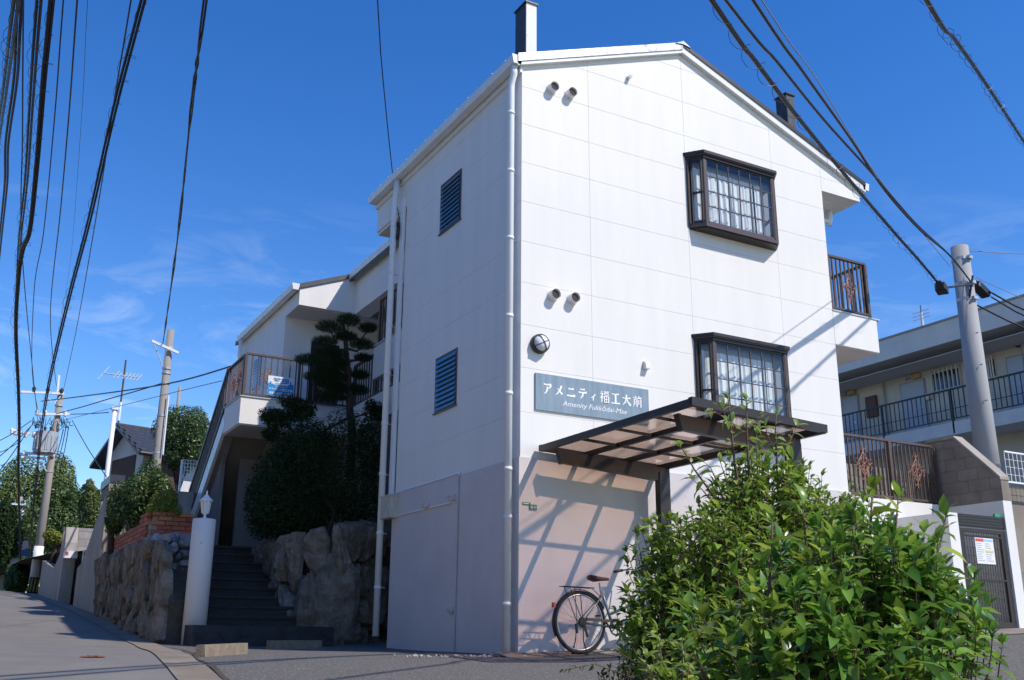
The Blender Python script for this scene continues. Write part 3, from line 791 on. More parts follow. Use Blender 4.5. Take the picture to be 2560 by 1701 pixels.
def boulder(c, sx, sy, sz, seed, parent):
    r = random.Random(seed); m = MB(); n, k = 12, 8; ph = [r.uniform(0,6.28) for _ in range(6)]
    for j in range(k+1):
        t = math.pi*j/k
        for i in range(n):
            p = 2*math.pi*i/n; w = 1+.13*math.sin(2*p+ph[0])+.10*math.sin(3*p+ph[1]+t)+.08*math.sin(5*t+ph[2]+p)
            x, y, z = math.sin(t)*math.cos(p), math.sin(t)*math.sin(p), math.cos(t)
            e = .75; f = lambda q: math.copysign(abs(q)**e, q)
            m.v.append((c[0]+sx*f(x)*w, c[1]+sy*f(y)*w, c[2]+sz*f(z)*w))
    for j in range(k):
        for i in range(n): i2 = (i+1) % n; m.f.append((j*n+i,(j+1)*n+i,(j+1)*n+i2,j*n+i2))
    return m.build('stone', 'stone', parent, smooth=False)
def kerb(p, q, w, h, label):
    p = Vector((*p,gz(*p)-.02)); q = Vector((*q,gz(*q)-.02)); d = (q-p).normalized(); r = Vector((d.y,-d.x,0))*(w/2)
    m = MB(); up = EZ*h; rr = r*.8
    m.add([p-r,p+r,q+r,q-r,p-rr+up,p+rr+up,q+rr+up,q-rr+up],[(3,2,1,0),(4,5,6,7),(0,1,5,4),(1,2,6,5),(2,3,7,6),(3,0,4,7)])
    o = m.build('wheel_stop', 'kerb_stone'); tag(o, label, 'wheel stop', None)

rnd = random.Random(11)
# street retaining wall on the left of the stairs
SWL = thing('stone_wall', (-2.95,8,.3), 'rough granite retaining wall along the street, left of the white column', 'wall')
mb = MB(); mb.prism([(4.72,-.2),(12.02,-.2),(12.02,1.70),(7.54,1.69),(6.6,1.63),(5.6,1.54),(4.72,.67)], 'x', -2.97, -2.49); mb.build('wall_core', 'soil', SWL)
pl = [(-12.02,.50),(-4.78,.0),(-4.78,.96),(-5.12,1.48),(-5.7,1.60),(-6.6,1.68),(-7.54,1.74),(-12.02,1.75)]
stone_face(SWL, (Vector((-2.98,0,0)),-EY,EZ,-EX), pl, 16, 3, rnd, 'stone', (.05,.15), .011, stretch=.62)
# end of that wall beside the column: flat stacked stones
fr2 = (Vector((-3.05,4.84,.10)), Vector((1,.12,0)).normalized(), Vector((0,.36,.93)).normalized(), Vector((.1,-.93,.36)).normalized())
stone_face(SWL, fr2, [(0,0),(.63,.0),(.61,1.56),(.07,1.58)], 3, 13, rnd, 'stone_skylit', (.06,.12), .009, jit=.42)
mb = MB(); mb.prism([(4.92,0),(5.7,0),(5.7,1.54),(5.5,1.54)], 'x', -2.97, -2.45); mb.build('wall_core', 'soil', SWL)
fr3 = (Vector((-3.0,5.42,1.575)), EX, Vector((0,1,.06)).normalized(), EZ)
stone_face(SWL, fr3, [(0,0),(.57,0),(.57,2.2),(0,2.2)], 2, 6, rnd, 'stone_skylit', (.045,.09), .009)
# wall right of the stairs
SWR = thing('stone_wall', (-.5,5.9,.2), 'boulder retaining wall between the stairs and the white building, under the hedge', 'wall')
poly = [(-.976,7.88),(-1.0,6.04),(-.93,5.29),(-.55,5.0),(.02,5.29),(.60,5.85)]
mb = MB(); mb.prism([(p[0]+.14,p[1]+.17) for p in poly]+[(.83,6.3),(.83,7.88)], 'z', -.2, 1.73); mb.build('wall_core', 'soil', SWR)
MB().box((.5,6.05,-.2),(2.4,6.28,1.70)).build('wall_core', 'soil', SWR)
rndR = random.Random(5)
zt = [1.78,1.78,1.82,1.92,1.98,1.94]
for i, nx, ny, st in [(0,3,2,.75),(1,2,2,.6),(2,1,2,.6),(3,2,3,.75),(4,3,4,.8)]:
    a, b = Vector((*poly[i],0)), Vector((*poly[i+1],0)); L0 = (b-a).length; eu = (b-a).normalized(); en = Vector((eu.y,-eu.x,0))
    if en.dot(Vector((-.5,-1,0))) < 0: en = -en
    g0 = .1 if i >= 2 else (.15 if i == 1 else .55)
    stone_face(SWR, (a,eu,EZ,en), [(0,g0-.2),(L0,g0-.25 if i else .15),(L0,zt[i+1]),(0,zt[i])], nx, ny, rndR, 'stone', (.10,.19), .014, stretch=st, jit=.34)
boulder((-.40,5.03,.67), .34,.22,.66, 3, SWR)
boulder((-.84,5.12,.50), .20,.22,.56, 4, SWR)
boulder((.06,5.44,1.76), .44,.24,.24, 8, SWR)
boulder((.33,5.46,.86), .27,.17,.46, 10, SWR)
# stone steps
STP = thing('stone_steps', (-1.76,5.5,.1), 'dark stone garden steps rising between two boulder walls to the shaded terrace', 'steps')
MB().box((-2.79,4.20,-.14),(-.72,5.06,.325)).build('landing', 'slate', STP)
rs = random.Random(3)
stone_face(STP, (Vector((-2.79,4.20,0)),EX,EZ,-EY), [(0,-.06),(2.07,-.09),(2.07,.31),(0,.31)], 7, 2, rs, 'slate', (.010,.018), .006, jit=.45)
for k in range(9):
    y0 = 5.0+.345*k; z = .325+.155*(k+1)
    MB().box((-2.48,y0,-.1),(-.84,y0+.39 if k < 8 else 10.3,z-.04)).build('riser', 'slate', STP)
    MB().box((-2.50,y0-.035,z-.04),(-.84,y0+.35 if k < 8 else 10.3,z)).build('tread', 'slate', STP)
# white gate column with lantern
CX, CY = -2.643, 4.57
CO = thing('gate_column', (CX,CY,.1), 'smooth white cylindrical gate column with a small white lantern on top', 'column')
MB().lathe((CX,CY,0), [(.163,.0),(.163,1.79),(.156,1.803)], 40).build('shaft', 'column_white', CO, smooth=False)
for p in CO.children[0].data.polygons: p.use_smooth = len(p.vertices) == 4
lt = grp('lantern', CO); z = 1.803
MB().lathe((CX,CY,z), [(.058,0),(.058,.014),(.021,.023),(.016,.058),(.035,.075),(.052,.086)], 16).build('lantern_base', 'pipe_white', lt, smooth=True)
MB().lathe((CX,CY,z+.086), [(.046,0),(.071,.173)], 6).build('lantern_glass', 'frost', lt)
for k in range(6):
    t = 2*math.pi*k/6; MB().tube([(CX+.048*math.cos(t),CY+.048*math.sin(t),z+.084),(CX+.075*math.cos(t),CY+.075*math.sin(t),z+.262)], .006, 5).build('lantern_bar', 'pipe_white', lt)
MB().lathe((CX,CY,z+.259), [(.098,0),(.101,.009),(.058,.052),(.035,.069),(.035,.08),(.014,.098),(.016,.115),(.005,.16)], 16).build('lantern_cap', 'pipe_white', lt, smooth=True)
MB().tube([(CX-.05,CY-.155,1.45),(CX-.052,CY-.166,1.45)], .014, 8).build('plug', 'galv', CO)
kerb((-3.60,-.15),(-2.98,.62),.11,.125,'sunlit concrete wheel stop at the edge of the road gutter')
kerb((-1.95,3.25),(-1.15,3.55),.11,.125,'shaded concrete wheel stop standing before the stone steps')
# small cover on the road
cx, cy = -4.59,-.40; n = 20; m = MB()
m.v = [(cx+.11*math.cos(2*math.pi*k/n),cy+.11*math.sin(2*math.pi*k/n),gz(cx,cy+.11*math.sin(2*math.pi*k/n))+.012) for k in range(n)]; m.f = [tuple(range(n))]
mc = m.build('manhole_cover', 'rust'); tag(mc, 'small rusty round valve cover set in the road', 'manhole cover')
for k in range(3):
    t = k*1.047; MB().bar((cx-.08*math.cos(t),cy-.08*math.sin(t),gz(cx,cy-.08*math.sin(t))+.016),(cx+.08*math.cos(t),cy+.08*math.sin(t),gz(cx,cy+.08*math.sin(t))+.016),.012,.006).build('rib','rust',mc)
# gravel against the corner foot
rp = random.Random(9); m = MB()
for k in range(110):
    x = rp.uniform(-1.5,.0); y = rp.uniform(-.30,.12); r = rp.uniform(.006,.022); m.lathe((x,y,gz(x,y)-.005), [(r*.6,0),(r,r*.35),(r*.7,r*.8),(r*.2,r)], 6)
tag(m.build('gravel', 'gravel', smooth=True), 'loose pale gravel at the foot of the building corner', 'gravel', kind='stuff')
# brick planter on the wall
BP = thing('brick_planter', (-2.735,9.6,1.7), 'red brick planter on top of the granite street wall', 'planter')
bw, bh, bt = .215, .066, .10
MB().box((-2.87,7.68,1.68),(-2.10,11.9,2.04)).build('planter_core', 'mortar_grey', BP)
base = world_loc(BP); src = MB().box((-bt/2,-bw/2,0),(bt/2,bw/2,bh)).build('brick', 'brick', BP, rel=True); src.location = Vector((-2.86,7.8,1.70))-base
n = int(4.2/(bw+.010))
for j in range(7):
    z = 1.70+j*(bh+.010)
    for i in range(n if j < 5 else 3):
        if i == 0 and j == 0: continue
        inst(src,'brick',BP,Vector((-2.86,7.69+(i+.5+(.5 if j%2 else 0))*(bw+.010),z))-base)
    for i in range(3): inst(src,'brick',BP,Vector((-2.74+(i+(.5 if j%2 else 0))*(bw+.010),7.66,z))-base,(0,0,math.pi/2))
MB().box((-2.82,7.70,2.04),(-2.15,8.2,2.21)).build('planter_core', 'mortar_grey', BP)
# ---------------------------------------------------------------- text helper
def text_mesh(body, size, shear=0, bold=0, spacing=1.0):
    cu = bpy.data.curves.new('lettering', 'FONT'); cu.body = body; cu.size = size; cu.align_x = 'CENTER'; cu.align_y = 'CENTER'
    cu.shear = shear; cu.offset = bold; cu.space_character = spacing; cu.resolution_u = 3; cu.extrude = 0
    ob = bpy.data.objects.new('lettering', cu); col.objects.link(ob)
    dg = bpy.context.evaluated_depsgraph_get(); me = bpy.data.meshes.new_from_object(ob.evaluated_get(dg))
    bpy.data.objects.remove(ob); bpy.data.curves.remove(cu); me.name = 'lettering'; me.materials.clear(); return me
def lettering(parent, body, c, size, m, ex=EX, ey=EZ, width=None, height=None, **k):
    me = text_mesh(body, size, **k); ez = ex.cross(ey)
    if not len(me.vertices): return None
    xs = [v.co.x for v in me.vertices]; ys = [v.co.y for v in me.vertices]; w = max(xs)-min(xs); h = max(ys)-min(ys)
    sx = width/w if width else 1; sy = height/h if height else sx; mx, my = (max(xs)+min(xs))/2, (max(ys)+min(ys))/2
    off = world_loc(parent); c = Vector(c)
    for v in me.vertices: p = c+ex*((v.co.x-mx)*sx)+ey*((v.co.y-my)*sy); v.co = p-off
    me.update(); o = bpy.data.objects.new('lettering', me); me.materials.append(M[m]); col.objects.link(o); o.parent = parent; return o
def strokes(parent, polys, c, w, h, m, ex=EX, ey=EZ):
    """brush-like glyph from filled outlines given in a 0..100 box"""
    mb = MB(); c = Vector(c)
    for k, p in enumerate(polys):
        n = len(p); mb.add([c+ex*((a-50)/100*w)+ey*((b-50)/100*h)-ex.cross(ey)*(-.0004*k) for a, b in p], [tuple(range(n))])
    return mb.build('lettering', m, parent)
def st(pts, wd):        # stroke -> outline with per-point widths
    wd = [q*1.3 for q in wd]
    L_, R_ = [], []
    for i, p in enumerate(pts):
        a = Vector(pts[max(0,i-1)]); b = Vector(pts[min(len(pts)-1,i+1)]); d = (b-a).normalized(); nrm = Vector((-d.y,d.x)); w = wd[i]/2
        L_.append((p[0]+nrm.x*w,p[1]+nrm.y*w)); R_.append((p[0]-nrm.x*w,p[1]-nrm.y*w))
    return L_+R_[::-1]
for (p_, t_, u_, v_, w_, h_, m_) in SIGN_TEXT:
    lettering(p_, t_, (SIGN_GEO[0]+SIGN_GEO[2]*u_,8.555,SIGN_GEO[1]+SIGN_GEO[3]*v_), .1, m_, width=SIGN_GEO[2]*w_, height=SIGN_GEO[3]*h_, bold=.002)
# ---------------------------------------------------------------- building name sign
SG = thing('name_sign', (1.07,-.02,3.1), 'weathered blue grey name board with white Japanese lettering on the gable', 'sign')
MB().box((.205,-.022,2.868),(1.932,-.003,3.336)).build('board', 'sign_blue', SG)
yS = -.0245
G = {   # mincho-like outlines, one list of strokes per character
 'a': [st([(12,84),(50,82),(84,86)],[9,9,13]), st([(84,88),(78,66),(58,52)],[14,12,7]), st([(48,66),(46,40),(34,18),(16,6)],[13,13,10,3])],
 'me': [st([(72,90),(58,58),(34,26),(10,10)],[14,13,9,3]), st([(30,64),(54,44),(78,20)],[5,10,16])],
 'ni': [st([(22,76),(50,74),(78,78)],[9,8,13]), st([(8,20),(50,18),(92,23)],[11,10,17])],
 'te': [st([(26,86),(50,84),(74,88)],[8,8,12]), st([(8,60),(50,58),(92,63)],[10,9,14]), st([(54,58),(50,34),(26,8)],[13,12,3])],
 'i': [st([(78,72),(56,48),(18,28)],[13,10,3]), st([(52,50),(52,28),(50,4)],[11,12,12])],
 'fuku': [st([(18,96),(26,86)],[4,11]), st([(6,74),(22,75),(36,78)],[6,6,9]), st([(36,76),(24,56),(4,36)],[10,8,3]), st([(22,60),(22,30),(22,2)],[10,10,9]), st([(26,52),(38,40)],[3,10]),
          st([(44,92),(70,92),(96,95)],[6,6,9]), st([(52,82),(88,82)],[6,6]), st([(52,66),(88,66)],[5,5]), st([(52,84),(52,64)],[8,8]), st([(88,84),(88,64)],[8,8]),
          st([(46,54),(94,54)],[6,6]), st([(46,30),(94,30)],[5,5]), st([(46,6),(94,6)],[6,6]), st([(48,57),(48,2)],[9,9]), st([(92,57),(92,2)],[9,9]), st([(70,55),(70,5)],[7,7])],
 'ko': [st([(14,86),(50,85),(86,89)],[7,6,11]), st([(50,86),(50,10)],[15,15]), st([(4,10),(50,9),(96,13)],[8,7,12])],
 'dai': [st([(6,66),(50,65),(94,70)],[7,6,11]), st([(50,96),(50,66),(38,34),(8,6)],[14,13,11,3]), st([(51,64),(66,34),(94,8)],[6,12,17])],
 'mae': [st([(28,98),(36,86)],[4,11]), st([(72,98),(62,84)],[11,4]), st([(4,80),(50,79),(96,83)],[6,6,10]), st([(16,68),(16,36),(8,2)],[9,9,4]), st([(15,66),(46,66)],[6,6]), st([(45,68),(45,4)],[10,10]), st([(17,47),(44,47)],[5,5]), st([(17,28),(44,28)],[5,5]),
         st([(64,66),(64,24)],[9,9]), st([(86,72),(86,4),(74,6)],[10,10,4])]}
x = .365; cw = .150
for kx, ky in zip(['a','me','ni','te','i','fuku','ko','dai','mae'], (0,0,0,0,-.012,0,0,0,0)):
    s = .80 if kx == 'i' else 1
    strokes(SG, G[kx], (x+.01,yS,3.150+ky), .148*s, .158*s, 'letter_white'); x += cw*(1.155 if kx not in ('te',) else 1.06)
lettering(SG, 'Amenity Fukkōdai-Mae', (1.085,yS,2.985), .1, 'letter_white', width=.98, height=.088, shear=.25)
# wall lamp
WL = thing('wall_lamp', (.265,-.0,3.71), 'round white bulkhead lamp with a dark guard on the gable above the sign', 'lamp')
lx, lz = .262, 3.712
m = MB(); 
def disc_prof(prof, n=24, cx=lx, cz=lz):
    m = MB(); 
    for r, y in prof:
        for k in range(n): t = 2*math.pi*k/n; m.v.append((cx+r*math.cos(t), y, cz+r*math.sin(t)))
    for i in range(len(prof)-1):
        for k in range(n): k2 = (k+1)%n; m.f.append((i*n+k,i*n+k2,(i+1)*n+k2,(i+1)*n+k))
    m.f.append(tuple((len(prof)-1)*n+k for k in range(n))); return m
disc_prof([(.125,0),(.125,-.05),(.118,-.06),(.105,-.062)]).build('base_ring', 'lamp_ring', WL)
disc_prof([(.106,-.055),(.10,-.085),(.08,-.115),(.045,-.133),(.01,-.138)]).build('globe', 'lamp_globe', WL, smooth=True)
m = MB()
m.tube([(lx+.113*math.cos(t),-.075,lz+.113*math.sin(t)) for t in [2*math.pi*k/24 for k in range(25)]], .007, 6)
for t in (.5,2.07):
    m.tube([(lx+.113*math.cos(t)*s,-.075-.07*math.sqrt(max(0,1-s*s)),lz+.113*math.sin(t)*s) for s in (-1,-.8,-.5,0,.5,.8,1)], .006, 6)
m.build('guard', 'lamp_ring', WL)
# address plate
AP = thing('address_plate', (.12,-.03,1.69), 'small green address plate reading 20-13 on the gable wall', 'plate')
MB().box((.024,-.030,1.692),(.130,-.0225,1.722)).build('plate', 'plate_green', AP)
MB().box((.115,-.034,1.640),(.217,-.0305,1.700)).build('plate', 'plate_green', AP)
lettering(AP, '20-13', (.166,-.0355,1.670), .05, 'letter_white', width=.078, height=.032)
MB().box((.032,-.0315,1.703),(.105,-.0303,1.711)).build('lettering', 'letter_white', AP)

# ---------------------------------------------------------------- bicycle shelter
CP = thing('bicycle_shelter', (1.9,-1.4,0), 'dark bronze cantilever bicycle shelter with brown translucent roof panes against the gable', 'shelter')
XL, XR, YN, YF = .25, 2.01, -.075, -2.93
def cz(x): return lerp(2.385, 2.300, (x-XL)/(XR-XL))
def rb(p, q, w, h, nm, m='bronze'): return MB().bar(p, q, w, h).build(nm, m, CP)
for i in range(4):
    x = lerp(XL,XR,i/3); dpt = .075 if i in (0,3) else .055
    rb((x,YN,cz(x)-.01),(x,YF,cz(x)-.01),.05,dpt,'purlin')
for y, h, w in ((YN,.07,.05),(YF,.085,.06)):
    rb((XL-.02,y,cz(XL)),(XR+.02,y,cz(XR)),w,h,'fascia')
for y in (-.86,-1.54,-2.24):
    for i in range(3):
        xa, xb = lerp(XL,XR,i/3)+.027, lerp(XL,XR,(i+1)/3)-.027
        rb((xa,y,cz(xa)-.012),(xb,y,cz(xb)-.012),.022,.03,'crossbar')
ys = [YN-.025,-.86,-1.54,-2.24,YF+.03]
for i in range(3):
    xa, xb = lerp(XL,XR,i/3)+.02, lerp(XL,XR,(i+1)/3)-.02
    for a, b in zip(ys, ys[1:]):
        MB().add([(xa,a,cz(xa)+.008),(xb,a,cz(xb)+.008),(xb,b,cz(xb)+.008),(xa,b,cz(xa)+.008)],[(0,1,2,3)]).build('pane','poly_brown',CP)
for y in (-.27,-2.55):
    m = MB(); m.prism([(XL+.11,cz(XL)-.045),(XR+.0,cz(XR)-.045),(XR+.0,cz(XR)-.225),(XL+.16,cz(XL)-.20)], 'y', y-.035, y+.035); m.build('beam', 'bronze', CP)
    MB().prism([(XL+.10,cz(XL)-.04),(XL+.135,cz(XL)-.04),(XL+.185,cz(XL)-.21),(XL+.15,cz(XL)-.21)], 'y', y-.042, y+.042).build('beam_end', 'bronze', CP)
    MB().box((XR-.17,y-.05,gz(XR,y)-.2),(XR-.01,y+.05,cz(XR)-.10)).build('post', 'bronze', CP)

# ---------------------------------------------------------------- bicycle
def bicycle(loc, label):
    B = thing('bicycle', loc, label, 'bicycle'); o = Vector(loc)
    def P(x, y, z): return o+Vector((x,y,z))
    rw = .335; wc = P(0,0,.345); fc = P(1.09,.0,.345)
    def wheel(c):
        w = grp('wheel', B); n = 40
        ring = lambda r: [c+Vector((r*math.cos(2*math.pi*k/n),0,r*math.sin(2*math.pi*k/n))) for k in range(n+1)]
        MB().tube(ring(rw-.005), .019, 8, cap=False).build('tyre', 'rubber', w, smooth=True)
        MB().tube(ring(rw-.032), .011, 8, cap=False).build('rim', 'steel', w, smooth=True)
        MB().tube([c-EY*.045,c+EY*.045], .022, 10).build('hub', 'steel', w)
        m = MB()
        for k in range(32):
            t = 2*math.pi*k/32; s = 1 if k%2 else -1; m.tube([c+Vector((.02*math.cos(t+.9*s),s*.035,.02*math.sin(t+.9*s))),c+Vector(((rw-.04)*math.cos(t),0,(rw-.04)*math.sin(t)))], .0016, 4, cap=False)
        m.build('spokes', 'steel', w); return w
    wheel(wc); wheel(fc)
    # mudguards
    for c, a0, a1 in ((wc,25,205),(fc,20,170)):
        m = MB(); pts = [math.radians(lerp(a0,a1,k/20)) for k in range(21)]
        for t in pts:
            for s in (-.028,0,.028): m.v.append(tuple(c+Vector((math.cos(t)*(rw+.03-abs(s)*.3),s,math.sin(t)*(rw+.03-abs(s)*.3)))))
        for k in range(20):
            for s in range(2): q = k*3+s; m.f.append((q,q+3,q+4,q+1))
        m.build('mudguard', 'black_metal', B, smooth=True)
    bb = P(.455,0,.295); st_top = P(.30,0,.70); head_t = P(.93,0,.80); head_b = P(.97,0,.66)
    fr_ = MB(); fr_.tube([bb,st_top], .017, 10)
    fr_.tube([head_b,P(.80,0,.42),bb], .021, 10); fr_.tube([head_t,P(.72,0,.55),lerp(bb,st_top,.35)], .016, 8); fr_.tube([head_t,head_b], .02, 10)
    for s in (-1,1):
        fr_.tube([bb+EY*.02*s,wc+EY*.055*s], .010, 8); fr_.tube([lerp(bb,st_top,.9)+EY*.015*s,wc+EY*.055*s], .008, 8)
        fr_.tube([head_b,head_b+Vector((.04,.05*s,-.05)),fc+EY*.05*s], .011, 8)
    fr_.build('frame', 'bike_frame', B, smooth=True)
    MB().tube([st_top-EZ*.05,P(.275,0,.79)], .012, 8).build('seat_post', 'steel', B)
    # saddle
    m = MB(); prof = [(-.13,.02,.03),(-.11,.075,.055),(-.05,.085,.06),(.02,.055,.045),(.09,.025,.035),(.145,.016,.03),(.155,.005,.015)]; n = 10
    for (dx, hw, th) in prof:
        for k in range(n):
            t = 2*math.pi*k/n; m.v.append(tuple(P(.255+dx,hw*math.cos(t),.835+(.012 if dx < -.05 else 0)+th*.55*math.sin(t)*(1 if math.sin(t) > 0 else 1.2))))
    for i in range(len(prof)-1):
        for k in range(n): k2 = (k+1)%n; m.f.append((i*n+k,i*n+k2,(i+1)*n+k2,(i+1)*n+k))
    m.f.append(tuple(range(n))); m.f.append(tuple(reversed(range((len(prof)-1)*n,len(prof)*n)))); m.build('saddle', 'leather', B, smooth=True)
    # handlebar with grips
    m = MB(); m.tube([head_t,P(.90,0,.93)], .012, 8)
    for s in (-1,1): m.tube([P(.90,0,.93),P(.93,.10*s,.96),P(.88,.24*s,.98),P(.76,.28*s,.96)], .010, 8)
    m.build('handlebar', 'steel', B, smooth=True)
    for s in (-1,1): MB().tube([P(.80,.275*s,.967),P(.68,.285*s,.945)], .017, 10).build('grip', 'leather', B, smooth=True)
    # carrier
    m = MB()
    for s in (-.055,0,.055): m.tube([P(-.24,s,.735),P(.17,s,.725)], .005, 6)
    for x in (-.18,-.06,.06,.16): m.tube([P(x,-.055,.733-.03*(x>0)*.2),P(x,.055,.733)], .004, 6)
    for s in (-1,1):
        m.tube([P(-.17,.055*s,.73),wc+EY*.06*s], .005, 6); m.tube([P(-.03,.055*s,.73),wc+EY*.06*s], .005, 6)
    m.tube([P(.17,0,.725),P(.28,0,.64)], .005, 6); m.build('carrier', 'black_metal', B)
    # chain case, chainring, cranks, stand, reflector, derailleur
    MB().prism([(o.x+.05,o.z+.395),(o.x+.50,o.z+.375),(o.x+.55,o.z+.33),(o.x+.50,o.z+.345),(o.x+.05,o.z+.36)], 'y', o.y-.075, o.y-.05).build('chain_case', 'rail_brown', B)
    m = MB(); n = 24
    m.tube([bb+Vector((.085*math.cos(2*math.pi*k/n),-.06,.085*math.sin(2*math.pi*k/n))) for k in range(n+1)], .010, 6, cap=False); m.tube([bb-EY*.07,bb+EY*.07], .016, 8)
    for k in range(5): t = 1.257*k; m.tube([bb-EY*.06,bb+Vector((.08*math.cos(t),-.06,.08*math.sin(t)))], .007, 5)
    m.build('chainring', 'black_metal', B)
    for s, ang in ((-1,-.9),(1,2.24)):
        e = bb+Vector((.165*math.cos(ang),.08*s,.165*math.sin(ang))); m = MB(); m.bar(bb+EY*.075*s,e,.012,.022); m.bar(e,e+EY*.09*s,.07,.02); m.build('crank', 'black_metal', B)
    m = MB(); n = 16
    m.tube([wc+Vector((.045*math.cos(2*math.pi*k/n),-.05,.045*math.sin(2*math.pi*k/n))) for k in range(n+1)], .012, 6, cap=False); m.tube([wc-EY*.04,wc-EY*.065], .045, 12)
    m.bar(wc+Vector((.02,-.06,-.03)),wc+Vector((.06,-.06,-.16)),.01,.03); m.bar(wc+Vector((-.09,-.06,-.02)),wc+Vector((-.08,-.06,-.12)),.02,.03); m.build('derailleur', 'black_metal', B)
    m = MB()
    for s in (-1,1): m.tube([wc+Vector((.0,.065*s,-.01)),P(-.01,.085*s,.14),P(.03 if s < 0 else -.05,.10*s,.0)], .007, 6)
    m.tube([P(.03,-.10,.0),P(-.01,0,.015),P(-.05,.10,.0)], .007, 6); m.build('kickstand', 'black_metal', B)
    MB().box(P(-.362,-.02,.50),P(-.335,.02,.555)).build('reflector', 'red_reflector', B)
    return B
bicycle((.53,-.46,gz(.6,-.46)+.012), 'old city bicycle with brown saddle and rear carrier parked under the shelter')
# ---------------------------------------------------------------- bin store, fence and retaining wall on the right
BS = thing('bin_store', (8.4,.5,.3), 'white walled bin enclosure with a dark mesh gate, right of the gable', 'enclosure')
g0 = .30
MB().box((7.64,.0,g0-.4),(7.87,1.02,2.115)).build('side_wall', 'siding', BS)
MB().box((5.53,1.03,-.2),(9.03,1.20,2.42)).build('back_wall', 'siding', BS)
MB().box((7.885,.03,1.93),(9.03,.09,2.12)).build('gate_header', 'black_metal', BS)
for k in range(4): MB().box((7.885,.022,1.945+k*.045),(9.03,.032,1.975+k*.045)).build('header_slat', 'bronze', BS)
gt = grp('gate', BS)
gx0, gx1, gz0, gz1 = 7.90, 9.01, .40, 1.90
for (a, b) in (((gx0,gz0),(gx0+.10,gz1)),((gx1-.10,gz0),(gx1,gz1)),((gx0+.10,gz1-.06),(gx1-.10,gz1)),((gx0+.10,gz0),(gx1-.10,gz0+.08)),((gx0+.10,1.10),(gx1-.10,1.13)),((gx0+.1,1.775),(gx1-.1,1.80))):
    MB().box((a[0],.03,a[1]),(b[0],.075,b[1])).build('gate_frame', 'bronze', gt)
src = None
for k in range(15):
    x = lerp(gx0+.10,gx1-.10,(k+.5)/15)
    if src is None: src = MB().box((-.003,-.003,0),(.003,.003,gz1-gz0-.14)).build('mesh_wire', 'black_metal', gt, rel=True); src.location = (x-8.4,.05-.5,gz0+.08-.3)
    else: inst(src,'mesh_wire',gt,(x-8.4,.05-.5,gz0+.08-.3))
for k in range(10): z = lerp(gz0+.1,gz1-.1,(k+.5)/10); MB().box((gx0+.1,.045,z-.003),(gx1-.1,.052,z+.003)).build('mesh_wire', 'black_metal', gt)
MB().box((gx0+.08,.0,1.30),(gx0+.16,.03,1.345)).build('latch', 'steel', gt)
MB().box((7.9,.9,.3),(9.0,1.0,1.9)).build('back_panel', 'concrete_brown', BS)
MB().box((8.86,.05,2.12),(8.98,.09,2.17)).build('clip', 'green_tape', BS)
NT = thing('notice', (8.47,.02,1.5), 'white printed notice fixed to the mesh gate of the bin store', 'notice')
MB().box((8.24,.018,1.36),(8.68,.026,1.76)).build('board', 'paper', NT)
for (a, b, c, d, m) in ((8.255,1.705,8.445,1.748,'print_red'),(8.465,1.715,8.665,1.742,'print_blue'),(8.47,1.55,8.66,1.575,'print_yellow')): MB().box((a,.0145,b),(c,.0178,d)).build('print', m, NT)
rn = random.Random(4)
for k in range(9):
    z = 1.67-k*.033
    MB().box((8.265,.0148,z),(8.265+rn.uniform(.10,.17),.0176,z+.010)).build('print', 'print_grey', NT)
    if k not in (3,): MB().box((8.475,.0148,z),(8.475+rn.uniform(.10,.18),.0176,z+.010)).build('print', 'print_grey', NT)
# block retaining wall with sloping end
RW = thing('block_wall', (9.1,.5,1.0), 'brown concrete block retaining wall with a sloping end and white painted post', 'wall')
MB().box((9.035,.0,-.1),(9.255,1.3,2.395)).build('post', 'siding', RW)
blk = [(.0,2.395),(.0,2.765),(.79,3.555),(1.35,3.56),(1.35,2.395)]
frw = (Vector((9.045,0,0)), -EY, EZ, -EX)
MB().prism(blk, 'x', 9.05, 9.25).build('core', 'concrete_brown', RW)
for j in range(6):
    for i in range(-1,5):
        y0 = i*.40+(.20 if j%2 else 0); p = [(-y0-.40+.005,2.395+j*.20+.004),(-y0-.005,2.395+j*.20+.004),(-y0-.005,2.395+j*.20+.196),(-y0-.40+.005,2.395+j*.20+.196)]
        p = clip(p, 1, 0, -.01); p = clip(p, -1, 0, 1.34); p = clip(p, 1, 1, 2.74)
        p = clip(p, 0, 1, 3.53)
        if len(p) >= 3 and abs(area2(p)) > .004: MB().plate(p, (Vector((9.05,0,0)),EY*-1,EZ,-EX), .008, .003).build('block', 'block_wall', RW)
MB().prism([(-.01,2.74),(-.01,2.79),(.78,3.595),(1.35,3.60),(1.35,3.555),(.79,3.55)], 'x', 9.03, 9.27).build('coping', 'concrete_lt', RW)
